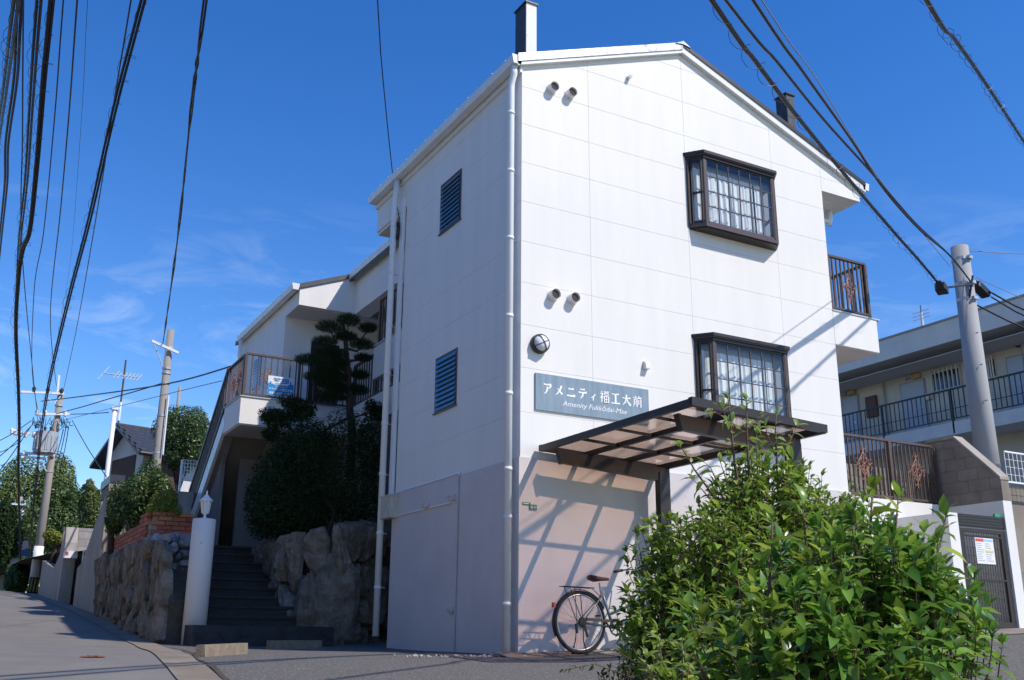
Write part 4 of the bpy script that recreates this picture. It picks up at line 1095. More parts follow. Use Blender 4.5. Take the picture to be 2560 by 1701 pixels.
# wall behind the fence
MB().box((5.6,1.36,-.2),(10.5,1.55,3.02)).build('core', 'concrete_brown', RW)
for j in range(3):
    for i in range(9):
        x0 = 5.62+i*.40+(.2 if j%2 else 0); MB().plate([(x0+.005,2.43+j*.197),(x0+.395,2.43+j*.197),(x0+.395,2.43+j*.197+.19),(x0+.005,2.43+j*.197+.19)], (Vector((0,1.36,0)),EX,EZ,-EY), .008, .003).build('block', 'block_wall', RW)
FN = thing('fence', (7.3,1.12,2.4), 'low brown bar fence with copper scroll ornaments above the white wall', 'fence')
for off in (0,): 
    p, q = (5.62,1.12), (8.98,1.12); z0, h = 2.42, 1.04
    d = EX
    MB().bar((p[0],p[1],z0+h-.02),(q[0]-.12,q[1],z0+h-.02),.06,.04).build('top_rail','rail_brown',FN); MB().bar((p[0],p[1],z0+.06),(q[0],q[1],z0+.06),.045,.035).build('bottom_rail','rail_brown',FN)
    for x in (5.65,7.80,8.93): MB().box((x-.03,1.09,z0),(x+.03,1.15,z0+h-.04)).build('post','rail_brown',FN)
    src = None
    for k in range(1,34):
        x = 5.65+k*.098
        if x > 8.9 or abs(x-7.8) < .04: continue
        if src is None: src = MB().box((-.010,-.010,0),(.010,.010,h-.12)).build('baluster','rail_brown',FN,rel=True); src.location = Vector((x,1.12,z0+.075))-world_loc(FN)
        else: inst(src,'baluster',FN,Vector((x,1.12,z0+.075))-world_loc(FN))
    ow = world_loc(FN)
    for x in (6.10,7.13,8.40):
        om = ornament(FN, Vector((x,1.09,z0+.56))-ow*0, EX, .56)
# ---------------------------------------------------------------- neighbouring apartment block
NB = thing('apartment_block', (22,8,0), 'low white apartment block with a long access balcony and black railing beyond the fence', 'building')
XN = 20.0; kN = (XN+5.913)/(12+5.913)
def nz(z): return .13+(z-.13)*kN
def ny(y): return -10.38+(y+10.38)*kN
yA, yB = ny(-3.0), ny(11)
zr0, zr1 = nz(6.26), nz(6.73)       # fascia
zs, zb2 = nz(4.57), nz(4.30)        # slab top / bottom
zso = nz(6.05)
depth = 1.25
MB().box((XN+depth,yA,-2),(XN+9,yB,zr1-.1)).build('wall', 'nb_wall', NB)
MB().box((XN-.02,yA-.3,zr0),(XN+9.2,yB+.3,zr1)).build('roof_fascia', 'nb_white', NB)
MB().box((XN-.06,yA-.3,zr1),(XN+9.2,yB+.3,zr1+.06)).build('roof_edge', 'nb_grey', NB)
MB().box((XN,yA-.3,zb2),(XN+depth,yB,zs)).build('floor_slab', 'nb_white', NB)
MB().box((XN+.1,yA,nz(2.0)),(XN+depth-.05,yB,nz(2.05))).build('floor_slab', 'nb_white', NB)
rl = grp('railing', NB); nbl = world_loc(NB)
zt_ = nz(5.26)
MB().bar((XN+.04,yA,zt_),(XN+.04,yB,zt_),.05,.05).build('top_rail', 'black_metal', rl)
MB().bar((XN+.04,yA,zs+.10),(XN+.04,yB,zs+.10),.03,.03).build('bottom_rail', 'black_metal', rl)
MB().bar((XN+.04,yA,(zs+zt_)/2-.1),(XN+.04,yB,(zs+zt_)/2-.1),.02,.02).build('mid_rail', 'black_metal', rl)
src = None; n = int((yB-yA)/.17)
for k in range(n):
    y = yA+.17*k
    if y < 2 or y > 17.5: continue
    if src is None: src = MB().box((-.011,-.011,0),(.011,.011,zt_-zs-.1)).build('baluster','black_metal',rl,rel=True); src.location = Vector((XN+.04,y,zs+.1))-nbl
    else: inst(src,'baluster',rl,Vector((XN+.04,y,zs+.1))-nbl)
for y in (3.6,6.2,8.9,11.5,14.1): MB().box((XN+.0,y-.03,zs-.35),(XN+.06,y+.03,zt_)).build('post','black_metal',rl)
XW = XN+depth
def nrect(y0, y1, z0, z1, nm, m, t=.03, par=None): return MB().box((XW-t,ny2(y0),z0),(XW+.01,ny2(y1),z1)).build(nm, m, par or NB)
kW = (XW+5.913)/(12+5.913)
def ny2(y): return -10.38+(y+10.38)*kW
def nz2(z): return .13+(z-.13)*kW
def zN(u, v): p = at(2060+u/3.136, 600+v/3.136, X=XW); return p.y, p.z
def nbox(u0, v0, u1, v1, nm, m, t=.03, par=None, z0=None):
    ya, za = zN(u0, v0); yb, zb = zN(u1, v1)
    return MB().box((XW-t,min(ya,yb),za if z0 is None else z0),(XW+.01,max(ya,yb),zb)).build(nm, m, par or NB)
for (u0, u1, vt) in ((605,785,1120),(150,265,1235),(1435,1560,920)):
    ya, za = zN(u0, vt); yb, zb = zN(u1, vt); y0, y1 = min(ya,yb), max(ya,yb); ztop = (za+zb)/2
    MB().box((XW-.03,y0-.05,zs),(XW+.01,y1+.05,ztop+.05)).build('door_frame','nb_grey',NB)
    dr = MB().box((XW-.05,y0,zs),(XW-.03,y1,ztop)).build('door','nb_door',NB)
    MB().box((XW-.08,y0+.08,zs+.95),(XW-.05,y0+.2,zs+1.0)).build('door_handle','steel',dr)
for (u0, u1, v0, v1) in ((868,1050,1190,1005),(1240,1330,1095,935)):
    ya, za = zN(u0, v0); yb, zb = zN(u1, v1); y0, y1 = min(ya,yb), max(ya,yb)
    wn_ = grp('window', NB)
    MB().box((XW-.02,y0,za),(XW+.01,y1,zb)).build('pane','pane_night',wn_); MB().box((XW-.05,y0-.06,za-.06),(XW-.02,y1+.06,za)).build('frame','nb_white',wn_); MB().box((XW-.05,y0-.06,zb),(XW-.02,y1+.06,zb+.06)).build('frame','nb_white',wn_)
    for k in range(7): y = lerp(y0,y1,k/6); MB().box((XW-.12,y-.018,za-.08),(XW-.09,y+.018,zb+.1)).build('grille_bar','nb_white',wn_)
for (u, v, r) in ((860,940,.09),(938,922,.10),(1290,825,.08),(1525,820,.10)):
    y, z = zN(u, v); MB().tube([(XW,y,z),(XW-.08,y,z)], r, 12).build('vent','vent_dark',NB)
for (u, v) in ((325,1110),(490,1062)):
    y, z = zN(u, v); m = MB(); m.prism([(XW,z-.12),(XW-.35,z-.12),(XW-.28,z+.16),(XW,z+.22)], 'y', y-.28, y+.28); m.build('range_hood','cream',NB)
for (u, v, w, h, m) in ((385,1310,.22,.36,'meter_brown'),(675,1050,.12,.18,'nb_grey'),(165,1185,.12,.18,'nb_grey'),(735,1072,.16,.07,'wood_tag'),(225,1200,.16,.07,'wood_tag'),(1270,770,.45,.10,'rust'),(835,1230,.10,.10,'cream')):
    y, z = zN(u, v); MB().box((XW-.12,y-w,z-h),(XW,y+w,z+h)).build('wall_fitting',m,NB)
for k in range(7):
    y = 3+k*2.1; MB().box((XW-.012,y,zs),(XW,y+.03,zr0)).build('wall_joint','nb_grey',NB)
MB().box((XN+.1,yA,zso),(XW-.002,yB,zso+.02)).build('soffit','nb_soffit',NB)
MB().tube([(XW-.06,zN(470,1100)[0],zs),(XW-.06,zN(470,1100)[0],zso)], .03, 8).build('pipe','nb_grey',NB)
# television aerial on its roof
AE = thing('roof_aerial', (XN+2,0,zr1), 'small white aerial mast on the flat roof of the apartment block', 'aerial')
p = at(2060+775/3.136, 600+690/3.136, X=XN+2.0); q = at(2060+735/3.136, 600+575/3.136, X=XN+2.0)
AE.location = (p.x,p.y,zr1)
MB().tube([(p.x,p.y,zr1),(p.x,p.y,q.z)], [.07,.04], 8).build('mast','nb_white',AE); MB().tube([(p.x,p.y,q.z),(p.x,p.y,q.z+.25)], .015, 6).build('rod','black_metal',AE)
for s in (-.25,0,.25): MB().tube([(p.x,p.y-.35,q.z-.1+s*.5),(p.x,p.y+.35,q.z-.1+s*.5)], .012, 5).build('element','galv',AE)
# low mesh balustrade of the terrace to the far right
MF = thing('mesh_fence', (11,2.2,2.8), 'white wire mesh fence behind the right utility pole', 'fence')
a = Vector((11.2,1.35,0)); b = Vector((16.5,1.35,0))
z0, z1 = 3.05, 3.62
MB().bar(a+EZ*z1,b+EZ*z1,.03,.03).build('rail','pipe_white',MF); MB().bar(a+EZ*z0,b+EZ*z0,.03,.03).build('rail','pipe_white',MF)
src = None
for k in range(44):
    c = lerp(a,b,k/43)
    if src is None: src = MB().box((-.005,-.005,0),(.005,.005,z1-z0)).build('wire','pipe_white',MF,rel=True); src.location = Vector((c.x,c.y,z0))-world_loc(MF)
    else: inst(src,'wire',MF,Vector((c.x,c.y,z0))-world_loc(MF))
for k in range(5): MB().bar(a+EZ*lerp(z0,z1,k/4),b+EZ*lerp(z0,z1,k/4),.006,.006).build('wire','pipe_white',MF)
LW = thing('low_wall', (11.5,.8,.3), 'dark concrete retaining wall beyond the white post at the driveway', 'wall')
MB().box((9.26,1.6,-.3),(22,1.8,3.02)).build('wall','concrete_brown',LW)
MB().box((10.2,.5,.2),(14,.7,1.35)).build('white_box','nb_white',LW)
# ---------------------------------------------------------------- walls, poles and houses up the street
def z2(u, v, **k): return at(u/3.13, 1200+v/3.13, **k)
def z1(u, v, **k): return at(u/3.6875, 800+v/3.6875, **k)
XWL = -3.03
def onX(pts, x=XWL): return [(z2(u,v,X=x).y, z2(u,v,X=x).z) for u, v in pts]
CW = thing('concrete_wall', (-2.9,13.8,.8), 'tall tapering concrete retaining wall beyond the granite wall', 'wall')
pts = onX([(742,1062),(868,18),(640,650),(605,690),(568,1000)])
pts[0] = (12.04,pts[0][1]-.15); pts[1] = (12.04,pts[1][1]); pts[-1] = (pts[-1][0],pts[-1][1]-.15)
MB().prism(pts, 'x', XWL, XWL+.32).build('wall', 'concrete_lt', CW)
MB().prism([(-2.71,.4),(-1.2,.4),(-1.2,pts[1][1]-.05),(-2.71,pts[1][1]-.05)], 'y', 12.06, 12.30).build('return_wall', 'concrete_lt', CW)
# entrance: pillar, nameplate, white gate, low wall, block wall behind
GP = thing('gate_pillar', (-2.9,19.6,1.1), 'slanted concrete gate pillar with a white letter plate beside the street', 'pillar')
yp = 19.4
pa = onX([(442,955),(460,690),(452,485),(455,447),(500,450),(497,640),(478,950)])
MB().prism([(19.15,1.0),(19.15,2.60),(19.35,3.02),(19.62,3.02),(19.95,2.55),(19.95,1.0)], 'x', XWL, XWL+.30).build('pillar', 'concrete_lt', GP)
MB().box((XWL-.01,18.94,2.18),(XWL+.32,19.14,2.36)).build('letter_plate', 'paper', GP); MB().box((XWL+.03,18.925,2.26),(XWL+.09,18.938,2.34)).build('mark', 'print_red', GP)
LWL = thing('low_wall', (-2.9,22,1.3), 'weathered concrete wall running up the street past the gate pillar', 'wall')
MB().prism([(19.96,1.0),(19.96,2.45),(21.3,2.05),(25.2,2.5),(25.2,1.3)], 'x', XWL, XWL+.2).build('wall', 'concrete_lt', LWL)
BW2 = thing('block_wall', (-2.2,20.6,2.2), 'grey concrete block wall above the gate steps', 'wall')
x0 = z2(500,400,Y=20.6).x; x1 = z2(735,400,Y=20.6).x; za = z2(600,575,Y=20.6).z; zb = z2(600,375,Y=20.6).z
MB().box((x0,20.61,1.0),(x1+.5,20.8,zb)).build('core', 'concrete_lt', BW2)
for j in range(int((zb-za)/.2)+1):
    for i in range(5):
        xa = x0+i*.4-(.2 if j%2 else 0); xb = xa+.39
        if xb < x0 or xa > x1+.5: continue
        MB().plate([(max(xa,x0),za+j*.2+.004),(xb,za+j*.2+.004),(xb,min(zb,za+j*.2+.196)),(max(xa,x0),min(zb,za+j*.2+.196))], (Vector((0,20.61,0)),EX,EZ,-EY), .008, .003).build('block','block_lt',BW2)
WGt = thing('white_gate', (-2.85,17,1.0), 'narrow white metal gate at the foot of the dark entrance steps', 'gate')
for (y, z0, z1_) in ((16.3,.9,2.3),(17.5,.98,2.3)): MB().box((-2.75,y-.03,z0),(-2.69,y+.03,z1_)).build('post','pipe_white',WGt)
MB().bar((-2.72,16.3,2.27),(-2.72,17.5,2.27),.04,.05).build('rail','pipe_white',WGt)
for k in range(7): y = lerp(16.4,17.4,k/6); MB().box((-2.725,y-.01,.98),(-2.715,y+.01,2.25)).build('bar','black_metal',WGt)
ES = thing('entrance_steps', (-2.2,17,1), 'shaded concrete entrance steps behind the white gate', 'steps')
for k in range(7): MB().box((-2.66+.24*k,15.8,.5),(-1.0,19.1,1.0+.17*k)).build('step','concrete',ES)

# ---- utility poles
def banded(parent, c, z, r, m='galv'): MB().tube([(c[0],c[1],z-.03),(c[0],c[1],z+.03)], r+.012, 14).build('band', m, parent)
P1 = at(81,1486,Y=37.0); P1.z = 2.0; P1T = z1(508,640,Y=37.0).z
U1 = thing('utility_pole', P1, 'concrete utility pole with transformer, crossarms and striped foot up the street', 'utility pole')
MB().tube([(P1.x,P1.y,P1.z-.3),(P1.x,P1.y,P1T)], [.19,.125], 16).build('pole', 'pole_concrete', U1, smooth=True)
zw = z2(290,520,Y=37).z; MB().tube([(P1.x,P1.y,z2(290,765,Y=37).z),(P1.x,P1.y,zw)], [.20,.196], 16).build('white_sleeve', 'paper', U1, smooth=True)
MB().tube([(P1.x,P1.y,P1.z-.2),(P1.x,P1.y,z2(290,765,Y=37).z)], .205, 16).build('guard', 'black_metal', U1, smooth=True)
for k in range(4):
    t = math.radians(200+k*34); zz = P1.z+.1; MB().bar((P1.x+.207*math.cos(t),P1.y+.207*math.sin(t),P1.z),(P1.x+.207*math.cos(t+.2),P1.y+.207*math.sin(t+.2),z2(290,765,Y=37).z-.05),.05,.01).build('stripe', 'stripe_yellow', U1)
def arm(parent, u0, v0, u1, v1, Y=37.0, w=.09, off=-.2, m='insulator'):
    a, b = z1(u0,v0,Y=Y), z1(u1,v1,Y=Y); a.y += off; b.y += off; MB().bar(a,b,w,w).build('crossarm', m, parent); return a, b
for (u0,v0,u1,v1) in ((185,672,585,690),(330,878,640,878),(105,1035,380,1072),(205,1230,500,1258),(190,1270,420,1285)):
    a, b = arm(U1,u0,v0,u1,v1)
for (u,v) in ((313,645),(568,660),(440,655),(340,858),(420,865),(600,868),(110,1030),(140,1040),(175,1045),(235,1060),(312,1060)):
    p = z1(u,v,Y=36.8); MB().lathe((p.x,p.y,p.z-.12), [(.03,0),(.09,.05),(.05,.1),(.10,.16),(.05,.24),(.02,.28)], 10).build('insulator', 'insulator' if v > 700 else 'bronze', U1, smooth=True)
p = z1(545,512,Y=36.9); q = z1(530,690,Y=36.9); MB().bar(p,q,.08,.08).build('top_rod','insulator',U1)
for (u, r, m) in ((392,.36,'transformer'),(447,.33,'transformer')):
    a, b = z1(u,1035,Y=36.5), z1(u-8,1228,Y=36.5); a.x = b.x; MB().tube([b,a], r, 18).build('transformer', m, U1, smooth=False)
    for k in range(14):
        t = 2*math.pi*k/14; MB().box((b.x+(r+.01)*math.cos(t)-.02,b.y+(r+.01)*math.sin(t)-.02,b.z+.1),(b.x+(r+.01)*math.cos(t)+.02,b.y+(r+.01)*math.sin(t)+.02,a.z-.2)).build('fin','transformer',U1)
    MB().lathe((a.x,a.y,a.z), [(.05,0),(.08,.05),(.04,.12),(.07,.18),(.03,.26)], 8).build('bushing','bronze',U1)
for (u0,v0,u1,v1) in ((430,705,480,760),(360,1310,430,1395),(560,705,500,770)): MB().bar(z1(u0,v0,Y=36.8),z1(u1,v1,Y=36.8),.05,.03).build('brace','insulator',U1)
for v in (785,1245,1400): c = z1(440 if v > 1300 else 470,v,Y=37); banded(U1,(P1.x,P1.y),c.z,.16,'galv')
rr = random.Random(21)
for k in range(26):
    u = rr.uniform(300,640); v = rr.uniform(890,940); a = z1(u,v,Y=36.7); b = z1(u+rr.uniform(-60,60),v+rr.uniform(20,90),Y=36.6); m = lerp(a,b,.5)-EZ*rr.uniform(.05,.3)
    MB().tube([a,lerp(a,m,.6),m,lerp(m,b,.5),b], .016, 5).build('jumper_lead', 'cable_green' if k%3 else 'cable_black', U1)
# second pole, behind the garden
Y2 = 23.0
p2t, p2b = z1(1577,95,Y=Y2), z1(1425,1390,Y=Y2)
U2 = thing('utility_pole', (p2t.x,Y2,2.4), 'plain concrete utility pole with one short crossarm behind the round tree', 'utility pole')
MB().tube([(p2t.x,Y2,1.5),(p2t.x,Y2,p2t.z)], [.17,.112], 16).build('pole','pole_concrete',U2,smooth=True)
a, b = z1(1400,195,Y=Y2-.2), z1(1645,305,Y=Y2-.2); MB().bar(a,b,.07,.08).build('crossarm','insulator',U2)
MB().bar(z1(1420,225,Y=Y2-.2),z1(1503,432,Y=Y2-.15),.03,.03).build('brace','transformer',U2)
for v in (255,450,495,590,890,1235): banded(U2,(p2t.x,Y2),z1(1530,v,Y=Y2).z,.135)
MB().tube([z1(1555,700,Y=Y2-.2),z1(1500,1240,Y=Y2-.2)], .028, 8).build('conduit','pipe_white',U2)
for v in (985,1165): c = z1(1450,v,Y=Y2); MB().bar((p2t.x-.3,Y2-.1,c.z),(p2t.x+.1,Y2-.1,c.z),.025,.025).build('step_bolt','bronze_lt',U2)
# aerial mast
Ym = 29.0
mt, mb_, mtop = z1(1060,820,Y=Ym), z1(985,1568,Y=Ym), z1(1125,370,Y=Ym)
AM = thing('aerial_mast', (mt.x,Ym,3), 'white pipe mast carrying a television aerial beside the tiled house', 'aerial')
MB().tube([(mt.x,Ym,2.5),(mt.x,Ym,mt.z)], .085, 12).build('mast','pipe_white',AM,smooth=True)
x2 = mt.x+.17; MB().tube([(x2,Ym-.05,z1(1070,965,Y=Ym).z),(x2,Ym-.05,mtop.z)], .035, 8).build('mast','rail_brown',AM); MB().tube([(x2,Ym-.05,z1(1070,930,Y=Ym).z),(x2,Ym-.05,z1(1100,760,Y=Ym).z)], .05, 8).build('sleeve','pipe_white',AM)
a, b = z1(955,490,Y=Ym-.1), z1(1285,532,Y=Ym-.1); MB().tube([a,b], .028, 6).build('boom','galv',AM)
for t, l in ((.0,.42),(.35,.22),(.45,.22),(.6,.2),(.7,.2),(.8,.2),(.9,.2),(1,.2)):
    c = lerp(a,b,t); MB().tube([c+Vector((-.5*l,-.5*l,-.8*l)),c+Vector((.5*l,.5*l,.8*l))], .015, 5).build('element','galv',AM)
MB().box((mt.x-.12,Ym-.12,mt.z-.05),(mt.x+.12,Ym+.12,mt.z+.05)).build('clamp','pipe_white',AM)
# tiled house
Yh = 36.0
H = thing('tiled_house', (z1(1192,992,Y=Yh).x,Yh,3), 'white house with dark tiled gable roof and a rooftop solar panel', 'house')
rx, rzz = z1(1192,992,Y=Yh).x, z1(1192,992,Y=Yh).z           # ridge end
ex, ez = z1(1090,1268,Y=Yh).x, z1(1090,1268,Y=Yh).z          # left eave
gx_, gzz = z1(1245,1110,Y=Yh).x, z1(1245,1110,Y=Yh).z
rw_ = 6.0
sl = (rzz-ez)/(rx-ex)
# the gable faces the street corner on the left, ridge runs to the right
gw = 2*(rx-ex)
mbh = MB(); mbh.prism([(Yh-1.9,ez+.1),(Yh,rzz-.15),(Yh+1.9,ez+.1),(Yh+1.9,2),(Yh-1.9,2)], 'x', rx-.05, rx+rw_); mbh.build('wall','nb_white',H)
for s in (-1,1):
    r = MB(); r.add([(rx-.55,Yh,rzz),(rx+rw_,Yh,rzz),(rx+rw_,Yh+s*2.5,ez-.10),(rx-.55,Yh+s*2.5,ez-.10),(rx-.55,Yh,rzz-.14),(rx+rw_,Yh,rzz-.14),(rx+rw_,Yh+s*2.5,ez-.24),(rx-.55,Yh+s*2.5,ez-.24)],
        [(0,1,2,3),(4,7,6,5),(0,4,5,1),(1,5,6,2),(2,6,7,3),(3,7,4,0)]); rf = r.build('roof','tile_dark',H)
    if s < 0:
        for j in range(8):
            t0 = j/8; y = lerp(Yh,Yh-2.5,t0); z = lerp(rzz,ez-.10,t0)
            for i in range(14):
                xa = rx-.55+i*.30+(.15 if j%2 else 0)
                MB().add([(xa,y-.02,z+.035),(xa+.29,y-.02,z+.035),(xa+.29,y-.33,z-.33*(rzz-ez+.1)/2.5+.075),(xa,y-.33,z-.33*(rzz-ez+.1)/2.5+.075),(xa,y-.33,z-.33*(rzz-ez+.1)/2.5+.02),(xa+.29,y-.33,z-.33*(rzz-ez+.1)/2.5+.02)],[(0,1,2,3),(3,2,5,4)]).build('tile','tile_dark',rf)
MB().tube([(rx-.6,Yh,rzz+.04),(rx+rw_,Yh,rzz+.04)], .09, 10).build('ridge_cap','tile_dark',H)
sp = MB(); y0, y1 = Yh-.9, Yh-1.7
sp.add([(rx+1.6,y0,lerp(rzz,ez-.1,.36)+.16),(rx+3.2,y0,lerp(rzz,ez-.1,.36)+.16),(rx+3.2,y1,lerp(rzz,ez-.1,.68)+.16),(rx+1.6,y1,lerp(rzz,ez-.1,.68)+.16),(rx+1.6,y0,lerp(rzz,ez-.1,.36)+.08),(rx+3.2,y0,lerp(rzz,ez-.1,.36)+.08),(rx+3.2,y1,lerp(rzz,ez-.1,.68)+.08),(rx+1.6,y1,lerp(rzz,ez-.1,.68)+.08)],[(0,1,2,3),(4,7,6,5),(0,4,5,1),(1,5,6,2),(2,6,7,3),(3,7,4,0)]); sp.build('solar_panel','solar',H)
MB().box((rx+.3,Yh-1.98,2),(rx+1.6,Yh-1.91,z1(1350,1260,Y=Yh-1.9).z)).build('wood_cladding','wood_dark',H)
MB().box((rx-.08,Yh-1.2,3),(rx-.06,Yh+1.2,z1(1170,1400,Y=Yh).z+.6)).build('wood_cladding','wood_dark',H)
MB().tube([(rx+.1,Yh-2.4,ez-.2),(rx+.1,Yh-2.0,ez-.5),(rx+.1,Yh-2.0,2)], .05, 8).build('downpipe','bronze',H)
MB().tube([(rx-.5,Yh-2.55,ez-.14),(rx+rw_,Yh-2.55,ez-.14)], .07, 8).build('gutter','bronze',H)
H.rotation_euler = (0,0,R(15))
GR = thing('garage_roof', (z1(1060,1480,Y=24).x,24,3), 'small dark flat roof behind the concrete wall', 'roof')
a = z1(1030,1435,Y=24); MB().box((a.x,24,a.z-.6),(a.x+1.4,26,a.z-.02)).build('wall','concrete',GR); MB().box((a.x-.05,23.9,a.z-.25),(a.x+1.5,26,a.z+.02)).build('roof_slab','tile_dark',GR)
# white mesh fence by the stair
MF2 = thing('mesh_fence', (-1.9,12.6,2.6), 'white wire mesh fence panel beside the garden stair', 'fence')
Yf = 13.6; a, b, c = z1(1682,1290,Y=Yf), z1(1855,1310,Y=Yf), z1(1662,1478,Y=Yf)
MB().bar((a.x,Yf,c.z-.4),(a.x,Yf,a.z),.045,.045).build('post','pipe_white',MF2)
for k in range(12): x = lerp(a.x,b.x+.3,k/11); MB().box((x-.006,Yf-.006,c.z),(x+.006,Yf+.006,a.z)).build('wire','pipe_white',MF2)
for k in range(7): z = lerp(c.z,a.z,k/6); MB().bar((a.x,Yf,z),(b.x+.3,Yf,z),.012,.012).build('wire','pipe_white',MF2)
# lattice radio mast and distant poles
def far_pole(u0, v0, u1, v1, Y, r, label, arms=()):
    a, b = at(u0,v0,Y=Y), at(u1,v1,Y=Y); t = thing('utility_pole', (b.x,Y,b.z), label, 'utility pole')
    MB().tube([(b.x,Y,b.z-2),(b.x,Y,a.z)], [r*1.2,r], 10).build('pole','pole_concrete',t,smooth=True)
    for (p, q, v) in arms:
        c, d = at(p,v,Y=Y-.2), at(q,v+3,Y=Y-.2); MB().bar(c,d,.1,.1).build('crossarm','insulator',t)
    return t
far_pole(57,1243,30,1395,70,.14,'distant utility pole with short arms before the wooded hill',((17,73,1260),(30,60,1330)))
far_pole(235,1203,227,1250,60,.13,'far pole top rising over the trees by the white mast')
far_pole(452,968,445,1012,40,.08,'pale pole top showing above the round evergreen tree')
# low house roof at the left edge of the road
LH = thing('garden_house', (-6,62,3), 'low house with dark roof at the far end of the street', 'house')
a, b = at(2,1370,Y=60), at(60,1395,Y=60)
MB().box((a.x-4,60,1.5),(b.x,66,b.z)).build('wall','nb_wall',LH); MB().prism([(59.5,b.z),(63,b.z+1.3),(66.5,b.z)], 'x', a.x-4.3, b.x+.3).build('roof','tile_dark',LH)
# ---------------------------------------------------------------- overhead cables
def smooth_pts(pts, n=6):
    out = []
    for i in range(len(pts)-1):
        p0 = pts[max(i-1,0)]; p1 = pts[i]; p2 = pts[i+1]; p3 = pts[min(i+2,len(pts)-1)]
        for k in range(n):
            t = k/n; out.append(.5*((2*p1)+(p2-p0)*t+(2*p0-5*p1+4*p2-p3)*t*t+(3*p1-p0-3*p2+p3)*t**3))
    return out+[pts[-1]]
def depth_pts(pxs, a, b):      # straight span seen in perspective: inverse depth runs evenly along it
    cum = [0]
    for p, q in zip(pxs, pxs[1:]): cum.append(cum[-1]+math.dist(p, q))
    da, db = (a-CPOS).dot(_fw), (b-CPOS).dot(_fw); out = []
    for (u, v), c in list(zip(pxs, cum))[1:-1]:
        t = c/cum[-1]; dd = 1/(1/da+(1/db-1/da)*t)
        out.append(CPOS+(_rt*((u-1280)/CF)-_up*((v-850.5)/CF)+_fw)*dd)
    return out
def cable_pts(pxs, Z0, end, ext=7.0, ext2=0):
    """pixels (photo) from the near end to the far end; near end at height Z0, far end a dict for at() or a point"""
    a = at(*pxs[0], Z=Z0); b = end if isinstance(end, Vector) else at(*pxs[-1], **end)
    pts = [a]+depth_pts(pxs, a, b)
    pts.append(b)
    if ext: d = (pts[0]-pts[1]).normalized(); d.z *= .6; pts = [pts[0]+d*ext]+pts
    if ext2: d = (pts[-1]-pts[-2]).normalized(); pts.append(pts[-1]+d*ext2)
    return smooth_pts([Vector(p) for p in pts])
def cable(pxs, Z0, end, r, label, m='cable_black', loops=0, lr=.06, strands=1, ext=7.0, ext2=0, group=None, twist=0):
    pts = cable_pts(pxs, Z0, end, ext, ext2)
    c = thing('cable', pts[-1], label, 'cable', group)
    # resample by length
    for s in range(strands):
        q = []
        L_ = 0
        for i, p in enumerate(pts):
            if i: L_ += (p-pts[i-1]).length
            t = s*2*math.pi/strands+twist*L_; q.append(p+Vector((math.cos(t),math.sin(t)*.3,math.sin(t)))*(r*1.0 if strands > 1 else 0))
        MB().tube(q, r if strands == 1 else r*.95, 6).build('strand', m, c, smooth=True)
    if loops:
        mb = MB(); L_ = 0; seg = []
        dense = []
        for i in range(len(pts)-1):
            a, b = pts[i], pts[i+1]; n = max(2,int((b-a).length/.05))
            for k in range(n): dense.append(lerp(a,b,k/n))
        q = []; L_ = 0
        for i, p in enumerate(dense):
            if i: L_ += (p-dense[i-1]).length
            if L_ > 46: break
            t = 2*math.pi*L_/loops; d = (dense[min(i+1,len(dense)-1)]-dense[max(i-1,0)]).normalized(); sd = d.cross(EZ).normalized(); u2 = sd.cross(d)
            w8 = 1+.35*math.sin(L_*1.7)+.2*math.sin(L_*4.1); q.append(p+sd*(math.cos(t)*lr*w8)+u2*(math.sin(t)*lr*w8-lr*.55))
        mb.tube(q, .0026, 4, cap=False); mb.build('hanger_spiral', m, c)
    return c
S = lambda *l: [(u*1.08475, v*1.08475) for u, v in l]
EP = dict(Y=36.7)
gL = 'cables along the street'
cable(S((330,0),(262,260),(205,510),(158,690),(118,860),(100,960),(88,1060),(68,1265)), 6.3, dict(Y=36.7), .017, 'thick black cable in a spiral hanger, rightmost of the street bundle', loops=.50, lr=.055, strands=2)
cable(S((118,0),(100,180),(84,380),(68,530),(52,575),(42,640),(36,760),(42,900),(44,1000),(42,1100),(47,1290)), 5.6, dict(Y=36.7), .018, 'heavy black cable bundle in a spiral hanger dipping at the bend clamp', loops=.50, lr=.05, strands=3)
cable(S((90,0),(72,240),(60,420),(45,560),(40,660),(38,760)), 5.9, dict(Y=22), .018, 'twin black cables in a spiral hanger joining the heavy bundle', loops=.50, lr=.05, strands=2)
cable(S((38,0),(20,140),(8,230),(-6,330)), 5.2, dict(Y=6), .019, 'thick black cable in a spiral hanger at the upper left edge', loops=.50, lr=.055, strands=2, ext2=12)
cable(S((46,0),(36,180),(16,330),(14,420),(4,520),(-4,600)), 5.4, dict(Y=9), .016, 'plain pair of black cables sagging at the left edge', strands=2, ext2=8)
for k, (l, z, r) in enumerate(([((54,0),(52,300),(52,600),(80,900),(92,1020)),6.6,.010],[((146,0),(125,280),(100,540),(78,680),(76,880),(100,1000)),7.0,.010],[((178,0),(160,250),(140,480),(116,740),(130,890)),7.3,.013],[((202,0),(186,300),(160,620),(134,760)),7.6,.004],[((302,0),(262,240),(225,480),(176,760),(146,900)),7.0,.011])):
    cable(S(*l), z, EP, r, ['thin wire hanging straight above the heavy bundle','thin brown wire running to the transformer pole top','single thin wire right of the street bundle','hair thin wire fading against the blue sky','thin wire crossing behind the rightmost spiral cable'][k])
# drops to the second pole and to the house
cable(S((473,0),(440,260),(408,560),(377,790)), 7.4, z1(1503,215,Y=23-.2), .017, 'twisted black service cable dropping to the plain concrete pole', strands=2, twist=9)
cable(S((870,0),(878,130),(892,280),(905,405)), 7.9, at(905*1.08475,405*1.08475,X=-.02), .009, 'thin service wire dropping to the eave of the white building', ext=9)
